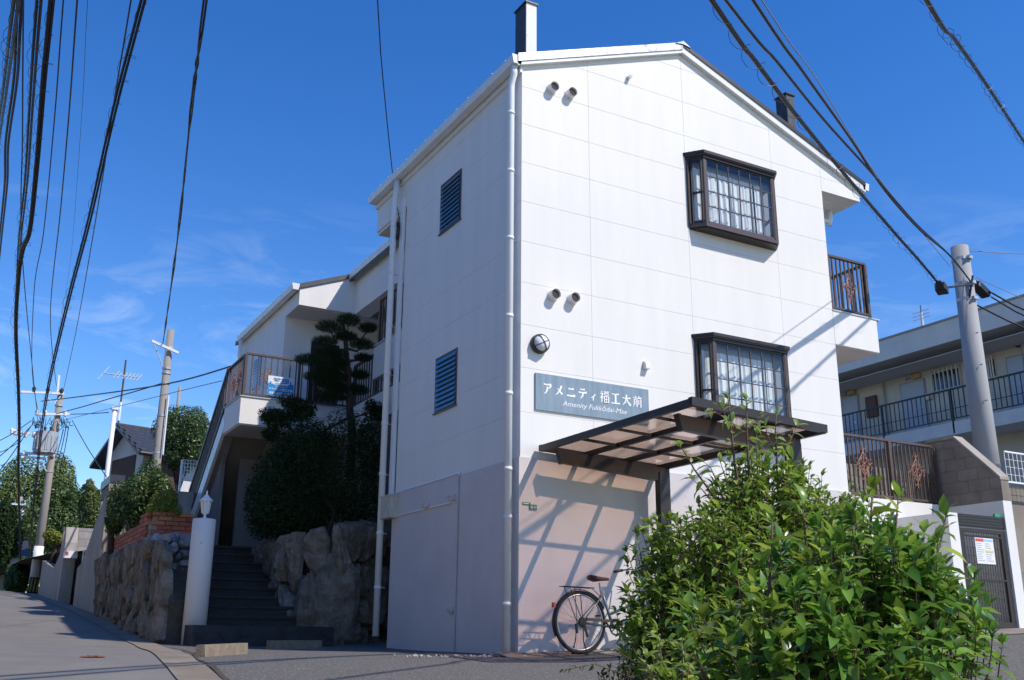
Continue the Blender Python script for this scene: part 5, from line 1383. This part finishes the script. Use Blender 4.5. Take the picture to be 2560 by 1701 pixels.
# coil on the eave bracket
cc = Vector((-.07,3.98,6.78)); CL = thing('cable_coil', cc, 'small black coil of cable hanging under the eave beside the downpipe', 'cable')
for k in range(3): MB().tube([cc+Vector((-.01*k,.05*math.cos(t),.16*math.sin(t)-.14)) for t in [2*math.pi*i/20 for i in range(21)]], .008, 5, cap=False).build('loop','cable_black',CL)
MB().tube([at(905*1.08475,405*1.08475,X=-.02),cc+EZ*.1,cc], .008, 5).build('lead','cable_black',CL)
# low wires between the wing, poles and the left edge
def low(pxs, ends, r, label, m='cable_black'):
    a = at(*pxs[0], **ends[0]); b = at(*pxs[-1], **ends[1]); mid = [a]
    mid += depth_pts(pxs, a, b)
    pts = smooth_pts(mid+[b]); c = thing('cable', pts[0], label, 'cable'); MB().tube(pts, r, 6).build('strand', m, c, smooth=True)
low(S((538,843),(380,886),(180,915),(95,925)), (dict(Y=12.6),dict(Y=36.7)), .022, 'dark service cable from the wing eave to the transformer pole')
low(S((512,878),(380,910),(190,958),(120,975)), (dict(Y=12.6),dict(Y=36.7)), .010, 'thin grey cable from the wing to the transformer pole', 'cable_grey')
low(S((370,885),(310,903),(250,920),(190,938),(130,954)), (dict(Y=23),dict(Y=36.7)), .022, 'dark cable between the two concrete poles')
low(S((250,951),(205,954),(161,955)), (dict(Y=29),dict(Y=36.7)), .018, 'short dark wire from the aerial mast to the crossarm')
low(S((166,969),(200,1030),(245,1099)), (dict(Y=36.7),dict(Y=24)), .016, 'dark wire slanting down from the crossarm to the garage roof')
for k, (a, b) in enumerate((((72,970),(-20,1025)),((74,980),(-20,1068)),((70,985),(-20,1110)),((40,1022),(-20,1048)))):
    low(S(a,((a[0]+b[0])/2,(a[1]+b[1])/2+4),b), (dict(Y=36.7),dict(Y=30)), .018, ['upper','second','third','topmost'][k]+' thin wire fanning left from the transformer pole')
for k, (a, b) in enumerate((((152,985),(127,1085)),((158,985),(136,1090)),((146,990),(118,1085)))):
    low(S(a,((a[0]+b[0])/2+2,(a[1]+b[1])/2),b), (dict(Y=36.7),dict(Y=60)), .022, ['left','right','middle'][(0,1,2)[k]]+' hanging wire running from the crossarm towards the hill')
# ---------------------------------------------------------------- right-hand pole and its cables
RP = Vector((10.2,1.75,0)); rt_ = at(2211*1.08475,570*1.08475,Y=1.75); RP.x = rt_.x
U3 = thing('utility_pole', (RP.x,1.75,2.0), 'smooth grey steel clad utility pole with black closures beyond the block wall', 'utility pole')
MB().tube([(RP.x,1.75,1.5),(RP.x,1.75,rt_.z)], [.24,.168], 28).build('pole','pole_galv',U3,smooth=True)
for v in (600,655,690): c = at(2215*1.08475,v*1.08475,Y=1.75); banded(U3,(RP.x,1.75),c.z,.175); MB().box((RP.x-.06,1.52,c.z-.03),(RP.x+.06,1.58,c.z+.03)).build('clamp','galv',U3)
for v in (780,850,930,1075): c = at(2245*1.08475,v*1.08475,Y=1.75); MB().tube([(RP.x-.1,1.56,c.z+.03),(RP.x-.18,1.46,c.z)], .014, 6).build('step_bolt','galv',U3)
def closure(c, dirv, ln, label):
    d = Vector(dirv).normalized(); t = thing('cable_closure', c, label, 'cable closure')
    m = MB(); s = .095; rt2 = d.cross(EZ).normalized(); u2 = rt2.cross(d)
    sec = [(-s,-s*.8),(s,-s*.8),(s,s*.5),(s*.5,s),(-s*.5,s),(-s,s*.5)]
    for k, sc in ((0,.7),(.08,1),(.92,1),(1,.75)):
        for a, b in sec: m.v.append(tuple(Vector(c)+d*(ln*(k-.5))+rt2*(a*sc)+u2*(b*sc)))
    for i in range(3):
        for k in range(6): k2 = (k+1)%6; m.f.append((i*6+k,i*6+k2,(i+1)*6+k2,(i+1)*6+k))
    m.f += [tuple(range(6)), tuple(range(18,24))]; m.build('case','black_metal',t); MB().bar(Vector(c)-d*ln*.5+u2*.1,Vector(c)+d*ln*.5+u2*.1,.03,.02).build('strap','galv',t); return t
cA = at(2170*1.08475,665*1.08475,Y=1.0); cB = at(2262*1.08475,668*1.08475,Y=1.9)
fut = at(1640*1.08475,0,Z=5.0)
closure(cA, (cA-fut)*1.0+EZ*-1.0, .42, 'black cable closure hanging left of the grey pole')
closure(cB, (1,.1,-.45), .42, 'black cable closure hanging right of the grey pole')
poleA = Vector((RP.x-.1,1.6,at(2150*1.08475,640*1.08475,Y=1.2).z))
cable(S((1640,0),(1740,140),(1840,272),(1960,418),(2060,535),(2118,600),(2160,650)), 5.0, at(2160*1.08475,650*1.08475,Y=1.0), .016, 'heavy black cables in a spiral hanger ending at the left closure of the grey pole', loops=.46, lr=.05, strands=3)
cable(S((1672,0),(1790,142),(1900,278),(2010,400),(2110,515),(2185,585),(2230,650)), 5.2, at(2230*1.08475,640*1.08475,Y=1.5), .014, 'plain black cable above the spiral hanger running past the grey pole', strands=1)
cable(S((1735,0),(1850,165),(1960,320),(2040,440),(2120,530),(2190,590),(2240,655)), 5.4, at(2236*1.08475,648*1.08475,Y=1.5), .015, 'upper black cable crossing to the grey pole', strands=1)
cable(S((1755,0),(1880,180),(2010,390),(2100,505),(2190,615)), 5.4, at(2190*1.08475,615*1.08475,Y=1.6), .006, 'thin pale stay wire above the black cables', 'cable_grey')
cable(S((2135,0),(2200,90),(2270,190),(2365,335)), 5.2, dict(X=9.0), .016, 'black cable in a spiral hanger at the upper right corner', loops=.46, lr=.045, strands=2, ext2=6)
for k, (a, b, X, r, m) in enumerate((((2232,578),(2400,586),16,.010,'cable_grey'),((2250,640),(2400,705),15,.007,'cable_grey'),((2280,672),(2400,735),13.5,.020,'cable_black'),((2285,685),(2400,750),13.5,.018,'cable_black'),((2245,700),(2400,775),13.2,.020,'cable_black'))):
    pa, pb = at(a[0]*1.08475,a[1]*1.08475,Y=1.8), at(b[0]*1.08475,b[1]*1.08475,X=X); mid = lerp(pa,pb,.5)-EZ*.02; pb2 = pb+(pb-pa).normalized()*6
    c = thing('cable', pa, ['thin pale wire leaving the top of the grey pole to the right','fine pale wire slanting right from the grey pole','upper black cable leaving the right closure','lower black cable leaving the right closure','black cable leaving the grey pole below the closures'][k], 'cable'); MB().tube(smooth_pts([pa,mid,pb,pb2]), r, 6).build('strand',m,c,smooth=True)
MB().tube([poleA,Vector((RP.x-.05,1.5,rt_.z-.7)),Vector((RP.x-.12,1.5,rt_.z-.9)),cA], .02, 6).build('jumper','cable_black',U3)
# ---------------------------------------------------------------- foliage
def leaf_pts(L_, w, droop, fold):        # local: along +x, up +z
    xs = (0,.30,.66,1); zs = (0,.05,.0,-.10)
    mid = [Vector((L_*x,0,L_*(z-droop*x*x))) for x, z in zip(xs, zs)]
    l1 = mid[1]+Vector((0,w*.46,w*fold)); r1 = mid[1]+Vector((0,-w*.46,w*fold)); l2 = mid[2]+Vector((0,w*.40,w*fold*.9)); r2 = mid[2]+Vector((0,-w*.40,w*fold*.9))
    return [mid[0],l1,r1,mid[1],l2,r2,mid[2],mid[3]]
LEAF_F = [(0,3,1),(0,2,3),(1,3,6,4),(2,5,6,3),(4,6,7),(5,7,6)]
def frame(d, up):
    d = d.normalized(); s = up.cross(d); s = s.normalized() if s.length > 1e-4 else d.orthogonal().normalized(); return d, s, d.cross(s)
def put_leaf(mb, p, d, up, L_, w, droop, fold):
    a, s, u = frame(d, up); mb.add([p+a*q.x+s*q.y+u*q.z for q in leaf_pts(L_, w, droop, fold)], LEAF_F)
def rdir(r):
    z = r.uniform(-1,1); t = r.uniform(0,6.2832); q = math.sqrt(1-z*z); return Vector((q*math.cos(t),q*math.sin(t),z))
def cloud(mb, blobs, n, L_, r, wr=.55, shell=.72, upb=.35, quad=True):
    """leaves through a set of lumpy blobs [(centre, radii)], denser toward the outside"""
    wt = [b[1][0]*b[1][1]+b[1][1]*b[1][2]+b[1][0]*b[1][2] for b in blobs]; tot = sum(wt); cum = []; c = 0
    for w in wt: c += w/tot; cum.append(c)
    for k in range(n):
        q = r.random(); i = next(j for j, cc in enumerate(cum) if q <= cc+1e-9); c, rad = blobs[i]
        d = rdir(r); s = shell+(1.06-shell)*r.random()**.7
        p = Vector(c)+Vector((d.x*rad[0],d.y*rad[1],d.z*rad[2]))*s
        nrm = (Vector((d.x/rad[0],d.y/rad[1],d.z/rad[2])).normalized()+rdir(r)*.75+Vector((0,0,upb))).normalized()
        t = nrm.cross(rdir(r)); t = t.normalized() if t.length > 1e-3 else nrm.orthogonal()
        b = nrm.cross(t); l = L_*r.uniform(.6,1.3); w = l*wr
        mb.add([p-t*l*.5,p+b*w*.5+nrm*l*.08,p+t*l*.5,p-b*w*.5+nrm*l*.08],[(0,1,2,3)])
def lumps(c, rad, n, r, k=.42):
    out = [(c,[q*.80 for q in rad])]
    for i in range(n):
        d = rdir(r); d.z = d.z*.8+.12; s = r.uniform(.62,.92); kk = k*r.uniform(.7,1.25)
        out.append((Vector(c)+Vector((d.x*rad[0],d.y*rad[1],d.z*rad[2]))*s,[q*kk for q in rad]))
    return out
def tree(name, loc, label, cat, blobs, n, L_, m, seed, trunk=True, group=None, tr=.12, limbs=6, **k):
    r = random.Random(seed); t = thing(name, loc, label, cat, group)
    mb = MB(); cloud(mb, blobs, n, L_, r, **k); cr = mb.build('crown', m, t); tag(cr, kind='stuff')
    if trunk:
        base = Vector(loc); top = Vector(blobs[0][0]); mb = MB(); mid = lerp(base,top,.5)+Vector((r.uniform(-.1,.1),r.uniform(-.1,.1),0))
        mb.tube([base-EZ*.2,mid,top], [tr,tr*.75,tr*.4], 8)
        for i in range(min(limbs,len(blobs)-1)):
            e = Vector(blobs[1+i][0]); mb.tube([lerp(mid,top,.3*(i%3)/3),lerp(mid,e,.5)+EZ*.1,e], [tr*.45,tr*.3,tr*.12], 6)
        mb.build('trunk', 'bark', t, smooth=True)
    return t
def zz(u, v, Y): return ov(u, v, Y=Y)
R9 = random.Random(99)
# --- far hill trees
def ftree(u0, u1, v0, v1, Y, n, L_, label, m='leaf_tree', seed=1, nl=16, depth=None, name='broadleaf_tree', k=.40, cat='tree', gnd=2.4):
    a, b = zz(u0,v1,Y), zz(u1,v0,Y); c = (a+b)/2; rad = [(b.x-a.x)/2, depth or (b.x-a.x)/2, (b.z-a.z)/2]; c.y = Y
    rr = random.Random(seed); return tree(name, (c.x,c.y,min(gnd,c.z-rad[2])), label, cat, lumps(c,rad,nl,rr,k), n, L_, m, seed, tr=max(.08,rad[0]*.06), limbs=8)
ftree(-60,178,1058,1330,72,24000,.24,'broad rounded green tree crown behind the transformer pole','leaf_tree',3,26)
ftree(80,205,1128,1270,58,13000,.20,'darker leafy tree under the round crown behind the pole','leaf_hedge',4,16)
ftree(165,245,1110,1240,46,8000,.15,'light green tree top beside the tapering concrete wall','leaf_tree',5,14)
ftree(-40,60,1150,1330,60,8000,.2,'dark evergreen mass at the left edge below the round crown','leaf_dark',6,12)
ftree(5,78,1290,1378,44,7000,.13,'dark red green shrub at the far roadside by the striped pole','leaf_hedge',7,14,name='shrub',cat='shrub',gnd=2.1)
ftree(98,152,1222,1258,24,1400,.10,'bright yellow green shrub spilling over the street wall','leaf_yellow',8,12,name='shrub',cat='shrub')
# wood closing the end of the street and the far side (one mass)
mb = MB(); blobs = []
for k in range(22): blobs.append((Vector((-70+k*4.2,110+R9.uniform(-6,6),4+R9.uniform(0,3))),[5,5,5.5]))
cloud(mb, blobs, 9000, .9, R9); tag(mb.build('distant_wood','leaf_tree'), 'distant green wood closing the end of the street', 'wood', kind='stuff')
# unseen houses added across the street: their sunlit fronts bounce light onto the side wall
for (y0, y1, h, xf, lab) in ((-13,-3.5,5.6,-11.6,'added unseen cream house bouncing sunlight across the parking lot'),(-1.5,9.5,6.0,-11.9,'added unseen cream house bouncing sunlight towards the stone steps'),(12,24,5.6,-12.2,'added unseen cream house bouncing sunlight towards the granite wall')):
    z0 = min(gz(-12,y0),gz(-12,y1)); hs = thing('house', (xf-3,(y0+y1)/2,z0), lab, 'house')
    MB().box((xf-7,y0,z0-.5),(xf,y1,z0+h)).build('wall','bounce_house_cream',hs); ym = (y0+y1)/2
    MB().prism([(y0-.5,z0+h),(ym,z0+h+1.9),(y1+.5,z0+h),(y1+.5,z0+h-.12),(y0-.5,z0+h-.12)], 'x', xf-7.5, xf+.5).build('roof','tile_dark',hs)
    for j in range(2):
        for t in (.22,.5,.78):
            yc = lerp(y0,y1,t); zc = z0+1.6+j*2.6; w = grp('window',hs); MB().box((xf,yc-.8,zc-.6),(xf+.03,yc+.8,zc+.6)).build('pane','pane_night',w); MB().box((xf,yc-.86,zc-.68),(xf+.08,yc+.86,zc-.6)).build('sill','nb_white',w); MB().box((xf,yc-.86,zc+.6),(xf+.08,yc+.86,zc+.66)).build('frame','nb_white',w)
mb = MB(); blobs = []  # unseen wood added to keep low sky light off the side wall
for k in range(30): blobs.append((Vector((-24.5+R9.uniform(-1.2,1.0),-34+k*2.7,4.0+R9.uniform(0,2.0))),[3.2,2.4,7.0+R9.uniform(0,2)]))
for b in blobs[:]: blobs.append((b[0]+Vector((-3.5,1,1.5)),[3.5,2.6,8.0]))
cloud(mb, blobs, 16000, .75, R9, shell=.55); tag(mb.build('sky_blocker_wood','leaf_dark'), 'added unseen dark wood across the street, blocking low sky light', 'wood', kind='stuff')
# --- garden trees behind the street wall
ftree(348,492,925,1095,25,14000,.095,'rounded glossy evergreen tree behind the plain concrete pole','leaf_hedge',9,30,k=.34,gnd=2.6)
ftree(245,412,1078,1245,10.2,15000,.065,'glossy green camellia bush in the brick planter','leaf_hedge',10,26,name='shrub',depth=.75,k=.36,cat='shrub',gnd=1.9)
ftree(336,428,1138,1226,7.85,9000,.033,'clipped yellow green round bush at the brick planter end','leaf_yellow',11,16,name='shrub',k=.36,cat='shrub',gnd=1.9)
ftree(236,300,1140,1240,11.2,3500,.06,'trailing shrub at the far end of the brick planter','leaf_hedge',12,10,name='shrub',cat='shrub',gnd=1.8)
# --- clipped hedge and garden pine above the boulder wall
r = random.Random(31); HG = thing('hedge', (-.2,6.4,1.7), 'tall dark clipped hedge above the boulder wall beside the stairs', 'hedge'); mb = MB(); blobs = []
def hb(u0, u1, v0, v1, Y, dp):
    a, b = zz(u0,v1,Y), zz(u1,v0,Y); c = (a+b)/2; return (c,[(b.x-a.x)/2,dp,(b.z-a.z)/2])
blobs = [hb(700,885,955,1225,6.3,.6),hb(620,800,985,1230,6.4,.6),hb(562,720,1040,1238,6.6,.6),hb(560,650,1090,1240,6.5,.5),hb(780,884,1080,1235,5.9,.4),hb(640,760,960,1120,6.5,.5),hb(600,690,1000,1180,6.5,.5),hb(590,760,1130,1242,6.2,.5),hb(820,884,960,1100,6.2,.4)]
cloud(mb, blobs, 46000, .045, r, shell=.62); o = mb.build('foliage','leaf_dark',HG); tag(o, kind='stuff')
mb = MB()
for k in range(9): a = Vector((r.uniform(-.9,.7),6.3+r.uniform(-.3,.4),1.6)); mb.tube([a,a+Vector((r.uniform(-.2,.2),0,.6)),a+Vector((r.uniform(-.3,.3),0,1.2))], [.03,.02,.01], 6)
mb.build('stems','bark',HG)
PN = thing('garden_pine', (.1,6.9,2.4), 'cloud-pruned garden pine rising in front of the landing', 'tree')
Yp = 6.9; tp = [zz(812,1000,Yp),zz(806,945,Yp),zz(804,890,Yp),zz(800,830,Yp),zz(795,770,Yp),zz(790,745,Yp)]
mb = MB(); mb.tube([tp[0]-EZ*.8]+tp, [.085,.08,.07,.06,.05,.04,.02], 10)
pads = [(728,788,745,766,.22),(776,828,728,752,.22),(828,868,748,768,.18),(722,776,780,798,.22),(806,862,786,806,.20),(726,800,808,824,.22),(680,748,822,842,.26),(724,790,846,864,.24),(722,786,876,894,.24),(726,800,906,924,.22),(818,856,820,834,.15),(752,806,828,848,.2),(748,802,862,880,.2),(752,806,886,910,.2),(700,760,862,880,.2),(770,822,768,786,.16),(806,850,856,876,.16),(800,848,890,912,.18)]
pb = []
for (u0,u1,v0,v1,dp) in pads:
    b = hb(u0,u1,v0,v1,Yp,dp); pb.append(b); mb.tube([lerp(tp[1],tp[5],min(1,max(0,(tp[1].z*0+b[0].z-tp[1].z)/(tp[5].z-tp[1].z)-.06))),lerp(b[0],tp[3],.35)-EZ*.02,b[0]-EZ*.03], [.03,.022,.01], 6)
mb.build('trunk','bark',PN,smooth=True)
mb = MB()
for (c, rad) in pb:
    n = int(3000*rad[0]*2)+320
    for k in range(n):
        d = rdir(r); s = r.random()**.4; p = c+Vector((d.x*rad[0],d.y*rad[1],d.z*rad[2]*.8))*s; t = (Vector((d.x*.7,d.y*.7,abs(d.z)*.5+.45))+rdir(r)*.45).normalized(); l = r.uniform(.05,.10); b = t.cross(rdir(r)).normalized()*.0035
        mb.add([p-b,p+b,p+t*l],[(0,1,2)])
o = mb.build('needles','leaf_pine',PN); tag(o, kind='stuff')
# cloud-pruned azalea / holly in front of the balcony
r = random.Random(41); NK = thing('topiary_shrub', (-.9,7.2,2.2), 'cloud-pruned dark topiary shrub below the landing beside the pine', 'shrub')
mb = MB(); blobs = [hb(640,742,918,968,7.2,.28),(hb(592,690,945,990,7.2,.3)),hb(596,650,985,1015,7.1,.22),hb(830,884,925,975,6.8,.2)]
bl2 = []
for b in blobs: bl2 += lumps(b[0],b[1],6,r,.5)
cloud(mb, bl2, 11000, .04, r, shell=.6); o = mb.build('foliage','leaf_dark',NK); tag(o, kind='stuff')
mb = MB()
for b in blobs: mb.tube([zz(700,1020,7.2),lerp(zz(690,1000,7.2),b[0],.6),b[0]], [.03,.02,.012], 6)
mb.build('stems','bark',NK)

# --- foreground shrubs with individual leaves
def shrub(name, loc, label, cat, shoots, fill, m, m_tip, L_, seed, droop=.25, maxobj=300, tipfrac=.0, wr=.42, pitch=.045):
    """shoots: list of stem polylines (Vectors); fill: [(centre, radii, count)] of leafy short twigs through the body"""
    r = random.Random(seed); T = thing(name, loc, label, cat); stems = MB(); leaves = []
    def leafy(path, L_, n0=0.0, sp=pitch, tip=False):
        # walk the path, whorled leaves
        seg = [(path[i+1]-path[i]).length for i in range(len(path)-1)]; tot = sum(seg); s = tot*n0; k = r.randint(0,9)
        while s <= tot:
            q = s; i = 0
            while i < len(seg)-1 and q > seg[i]: q -= seg[i]; i += 1
            p = lerp(path[i],path[i+1],min(1,q/max(1e-6,seg[i]))); ax = (path[i+1]-path[i]).normalized()
            t = k*2.4+r.uniform(-.4,.4); a = ax.orthogonal().normalized(); b = ax.cross(a); out = a*math.cos(t)+b*math.sin(t); fr_ = s/tot
            d = (out*(1.0-.45*fr_**3)+ax*(.18+.8*fr_**4)+EZ*r.uniform(-.38,.12)).normalized(); l = L_*r.choice((.55,.75,.9,1.0,1.1,1.25))*r.uniform(.85,1.12)*(1-.35*max(0,fr_-.8)/.2)
            leaves.append((p,d,l,tip and fr_ > .55)); k += 1; s += sp*r.uniform(.6,1.3)
        for j in range(3): leaves.append((path[-1],(ax+rdir(r)*.5).normalized(),L_*r.uniform(.6,.9),tip))
    for path, n0, rad in shoots:
        stems.tube(path, [lerp(rad,rad*.35,i/(len(path)-1)) for i in range(len(path))], 6); leafy(path, L_*r.uniform(1.05,1.3), n0, pitch, True)
    root = Vector(loc)
    for (c, rad, cnt) in fill:
        for k in range(cnt):
            d = rdir(r); s = r.uniform(.35,1.0)**.6; e = Vector(c)+Vector((d.x*rad[0],d.y*rad[1],d.z*rad[2]))*s
            if e.z < gz(e.x,e.y)+.03: continue
            a = lerp(root,e,.62)+Vector((0,0,-.04)); dirn = (e-a).normalized(); st_ = e-(dirn*.6+EZ*.5).normalized()*r.uniform(.10,.22)*(L_/.06)**.5
            if k%4 == 0: stems.tube([lerp(root,st_,.45)-EZ*.05,lerp(root,st_,.8),st_], [.007,.006,.004], 4, cap=False)
            path = [st_,lerp(st_,e,.5)+rdir(r)*.01,e]; stems.tube(path, [.0035,.003,.002], 4, cap=False); leafy(path, L_*r.uniform(.8,1.15), .15, pitch*.72, r.random() < tipfrac)
    stems.build('stems','twig',T,smooth=True)
    big = sorted(range(len(leaves)), key=lambda i: -leaves[i][2]/max(.5,(leaves[i][0]-CPOS).length))[:maxobj]; bigs = set(big)
    protos = []
    off = world_loc(T)
    for v in range(6):
        mb = MB(); mb.add(leaf_pts(1.0, wr*r.uniform(.85,1.15), droop*r.uniform(.5,1.5), r.uniform(.05,.28)), LEAF_F); me = bpy.data.meshes.new('leaf'); me.from_pydata(mb.v, [], mb.f); me.update()
        for p in me.polygons: p.use_smooth = True
        me.materials.append(M[m]); m2 = me.copy(); m2.materials.clear(); m2.materials.append(M[m_tip]); protos.append((me,m2))
    rest = MB(); rest2 = MB()
    for i, (p, d, l, tip) in enumerate(leaves):
        up = (EZ+rdir(r)*.45).normalized()
        if i in bigs:
            a, s, u = frame(d, up); o = bpy.data.objects.new('leaf', protos[r.randrange(6)][1 if tip else 0]); col.objects.link(o); o.parent = T
            o.matrix_local = Matrix(((a.x*l,s.x*l,u.x*l,p.x-off.x),(a.y*l,s.y*l,u.y*l,p.y-off.y),(a.z*l,s.z*l,u.z*l,p.z-off.z),(0,0,0,1)))
        else: put_leaf(rest2 if tip else rest, p, d, up, l, l*wr*r.uniform(.85,1.15), droop*r.uniform(.5,1.5), r.uniform(.05,.28))
    for mb, mm in ((rest,m),(rest2,m_tip)):
        if mb.f: o = mb.build('foliage',mm,T,smooth=True); tag(o, kind='stuff')
    return T
def path_px(pxs, Y): return [ov(u,v,Y=Y) for u, v in pxs]
def c2(u, v, Y): return at(1660+u/5.6, 980+v/5.6, Y=Y)
YA = -5.2
cA_ = zz(1700,1380,YA); gA = gz(cA_.x,cA_.y)
def el(u0, u1, v0, v1, Y, dp, n):
    a, b = zz(u0,v1,Y), zz(u1,v0,Y); c = (a+b)/2; c.y = Y; return (c,[abs(b.x-a.x)/2*1.0,dp,(b.z-a.z)/2],n)
shA = [([c2(1040,1500,YA),c2(1020,1180,YA),c2(960,750,YA),c2(930,400,YA),c2(900,110,YA)],.12,.012),
       ([c2(1240,1500,YA),c2(1190,1180,YA),c2(1165,700,YA),c2(1155,400,YA),c2(1160,120,YA)],.12,.012),
       ([c2(1040,560,YA),c2(960,440,YA),c2(820,350,YA),c2(680,260,YA)],.3,.006),
       ([c2(1165,560,YA),c2(1260,440,YA),c2(1330,350,YA)],.2,.006),
       ([c2(940,450,YA),c2(860,350,YA),c2(820,230,YA)],.2,.006),
       ([c2(1330,1500,YA+.1),c2(1305,1000,YA+.1),c2(1295,600,YA+.1)],.2,.009),
       ([c2(1600,1500,YA+.1),c2(1575,900,YA+.1),c2(1560,560,YA+.1),c2(1570,330,YA+.1)],.25,.010),
       ([c2(1560,900,YA+.1),c2(1480,700,YA+.1),c2(1420,480,YA+.1)],.2,.006),
       ([c2(1600,900,YA+.1),c2(1750,720,YA+.1),c2(1860,490,YA+.1)],.25,.006),
       ([c2(720,1500,YA),c2(600,1330,YA),c2(420,1080,YA),c2(320,900,YA),c2(230,770,YA)],.2,.009),
       ([c2(830,1500,YA),c2(760,1300,YA),c2(650,1060,YA),c2(570,990,YA)],.3,.006),
       ([c2(900,1450,YA),c2(860,1200,YA),c2(780,960,YA)],.3,.006),
       ([c2(640,1500,YA),c2(560,1400,YA),c2(420,1240,YA)],.3,.006),
       ([c2(1800,1500,YA),c2(1850,1200,YA),c2(1960,1060,YA)],.2,.006),
       ([c2(2100,1560,YA),c2(2200,1350,YA),c2(2210,1180,YA)],.2,.005)]
shrub('tall_shrub', (cA_.x,YA,gA), 'tall leafy shrub with pale green shoots rising before the bicycle shelter', 'shrub', shA,
      [el(1475,1790,1180,1400,YA,.5,330),el(1435,1700,1310,1600,YA-.1,.45,340),el(1600,1960,1120,1420,YA+.1,.6,420),el(1800,2060,1140,1400,YA+.2,.5,190),el(1650,1880,1050,1240,YA+.1,.32,190),el(1560,2000,1330,1650,YA-.2,.5,330)],
      'leaf_shrub','leaf_young', .086, 51, .35, 300, .10)
YB = -7.35
cB_ = zz(2020,1450,YB); gB = gz(cB_.x,cB_.y)
shB = []
for (u, v, du) in ((2010,1130,10),(1850,1160,-20),(1780,1200,10),(2070,1150,25),(1920,1230,-5),(2180,1190,60),(1700,1330,-40),(2130,1230,20),(2255,1430,40),(1590,1420,-50)):
    shB.append(([zz(u-du*1.5,v+330,YB),zz(u-du*.8,v+170,YB),zz(u-du*.2,v+60,YB),zz(u,v,YB)],.35,.008))
shrub('broadleaf_shrub', (cB_.x,YB,gB), 'broad glossy large-leaved green shrub in the right foreground', 'shrub', shB,
      [el(1780,2170,1200,1480,YB,.38,140),el(1580,1980,1340,1640,YB-.1,.34,110),el(1960,2215,1290,1640,YB,.36,130),el(1740,2150,1400,1680,YB-.25,.35,110)],
      'leaf_big','leaf_shrub', .098, 52, .22, 300, .12, .46, .040)
YC = -5.6
shrub('low_shrub', (zz(1450,1570,YC).x,YC,gz(zz(1450,1570,YC).x,YC)), 'low small-leaved dark plant at the foot of the tall shrub', 'shrub',
      [(path_px([(1560,1590),(1450,1560),(1370,1530),(1300,1545)],YC),.2,.005),(path_px([(1550,1590),(1470,1530),(1420,1500)],YC),.2,.005),(path_px([(1560,1600),(1500,1540),(1455,1490)],YC),.2,.005)],
      [el(1380,1560,1510,1640,YC,.2,90)], 'leaf_dark','leaf_hedge', .035, 53, .2, 120, .1, .5, .028)
YD = -7.6
shrub('young_shrub', (zz(1540,1600,YD).x,YD,gz(zz(1540,1600,YD).x,YD)), 'small bright yellow green sapling before the dark shrub foot', 'shrub',
      [(path_px([(1535,1640),(1530,1560),(1520,1480)],YD),.1,.005),(path_px([(1560,1640),(1560,1560),(1580,1500)],YD),.1,.005),(path_px([(1500,1640),(1490,1580),(1490,1520)],YD),.1,.005)],
      [el(1480,1600,1490,1640,YD,.12,22)], 'leaf_shrub','leaf_young', .055, 54, .6, 80, .5, .4, .03)
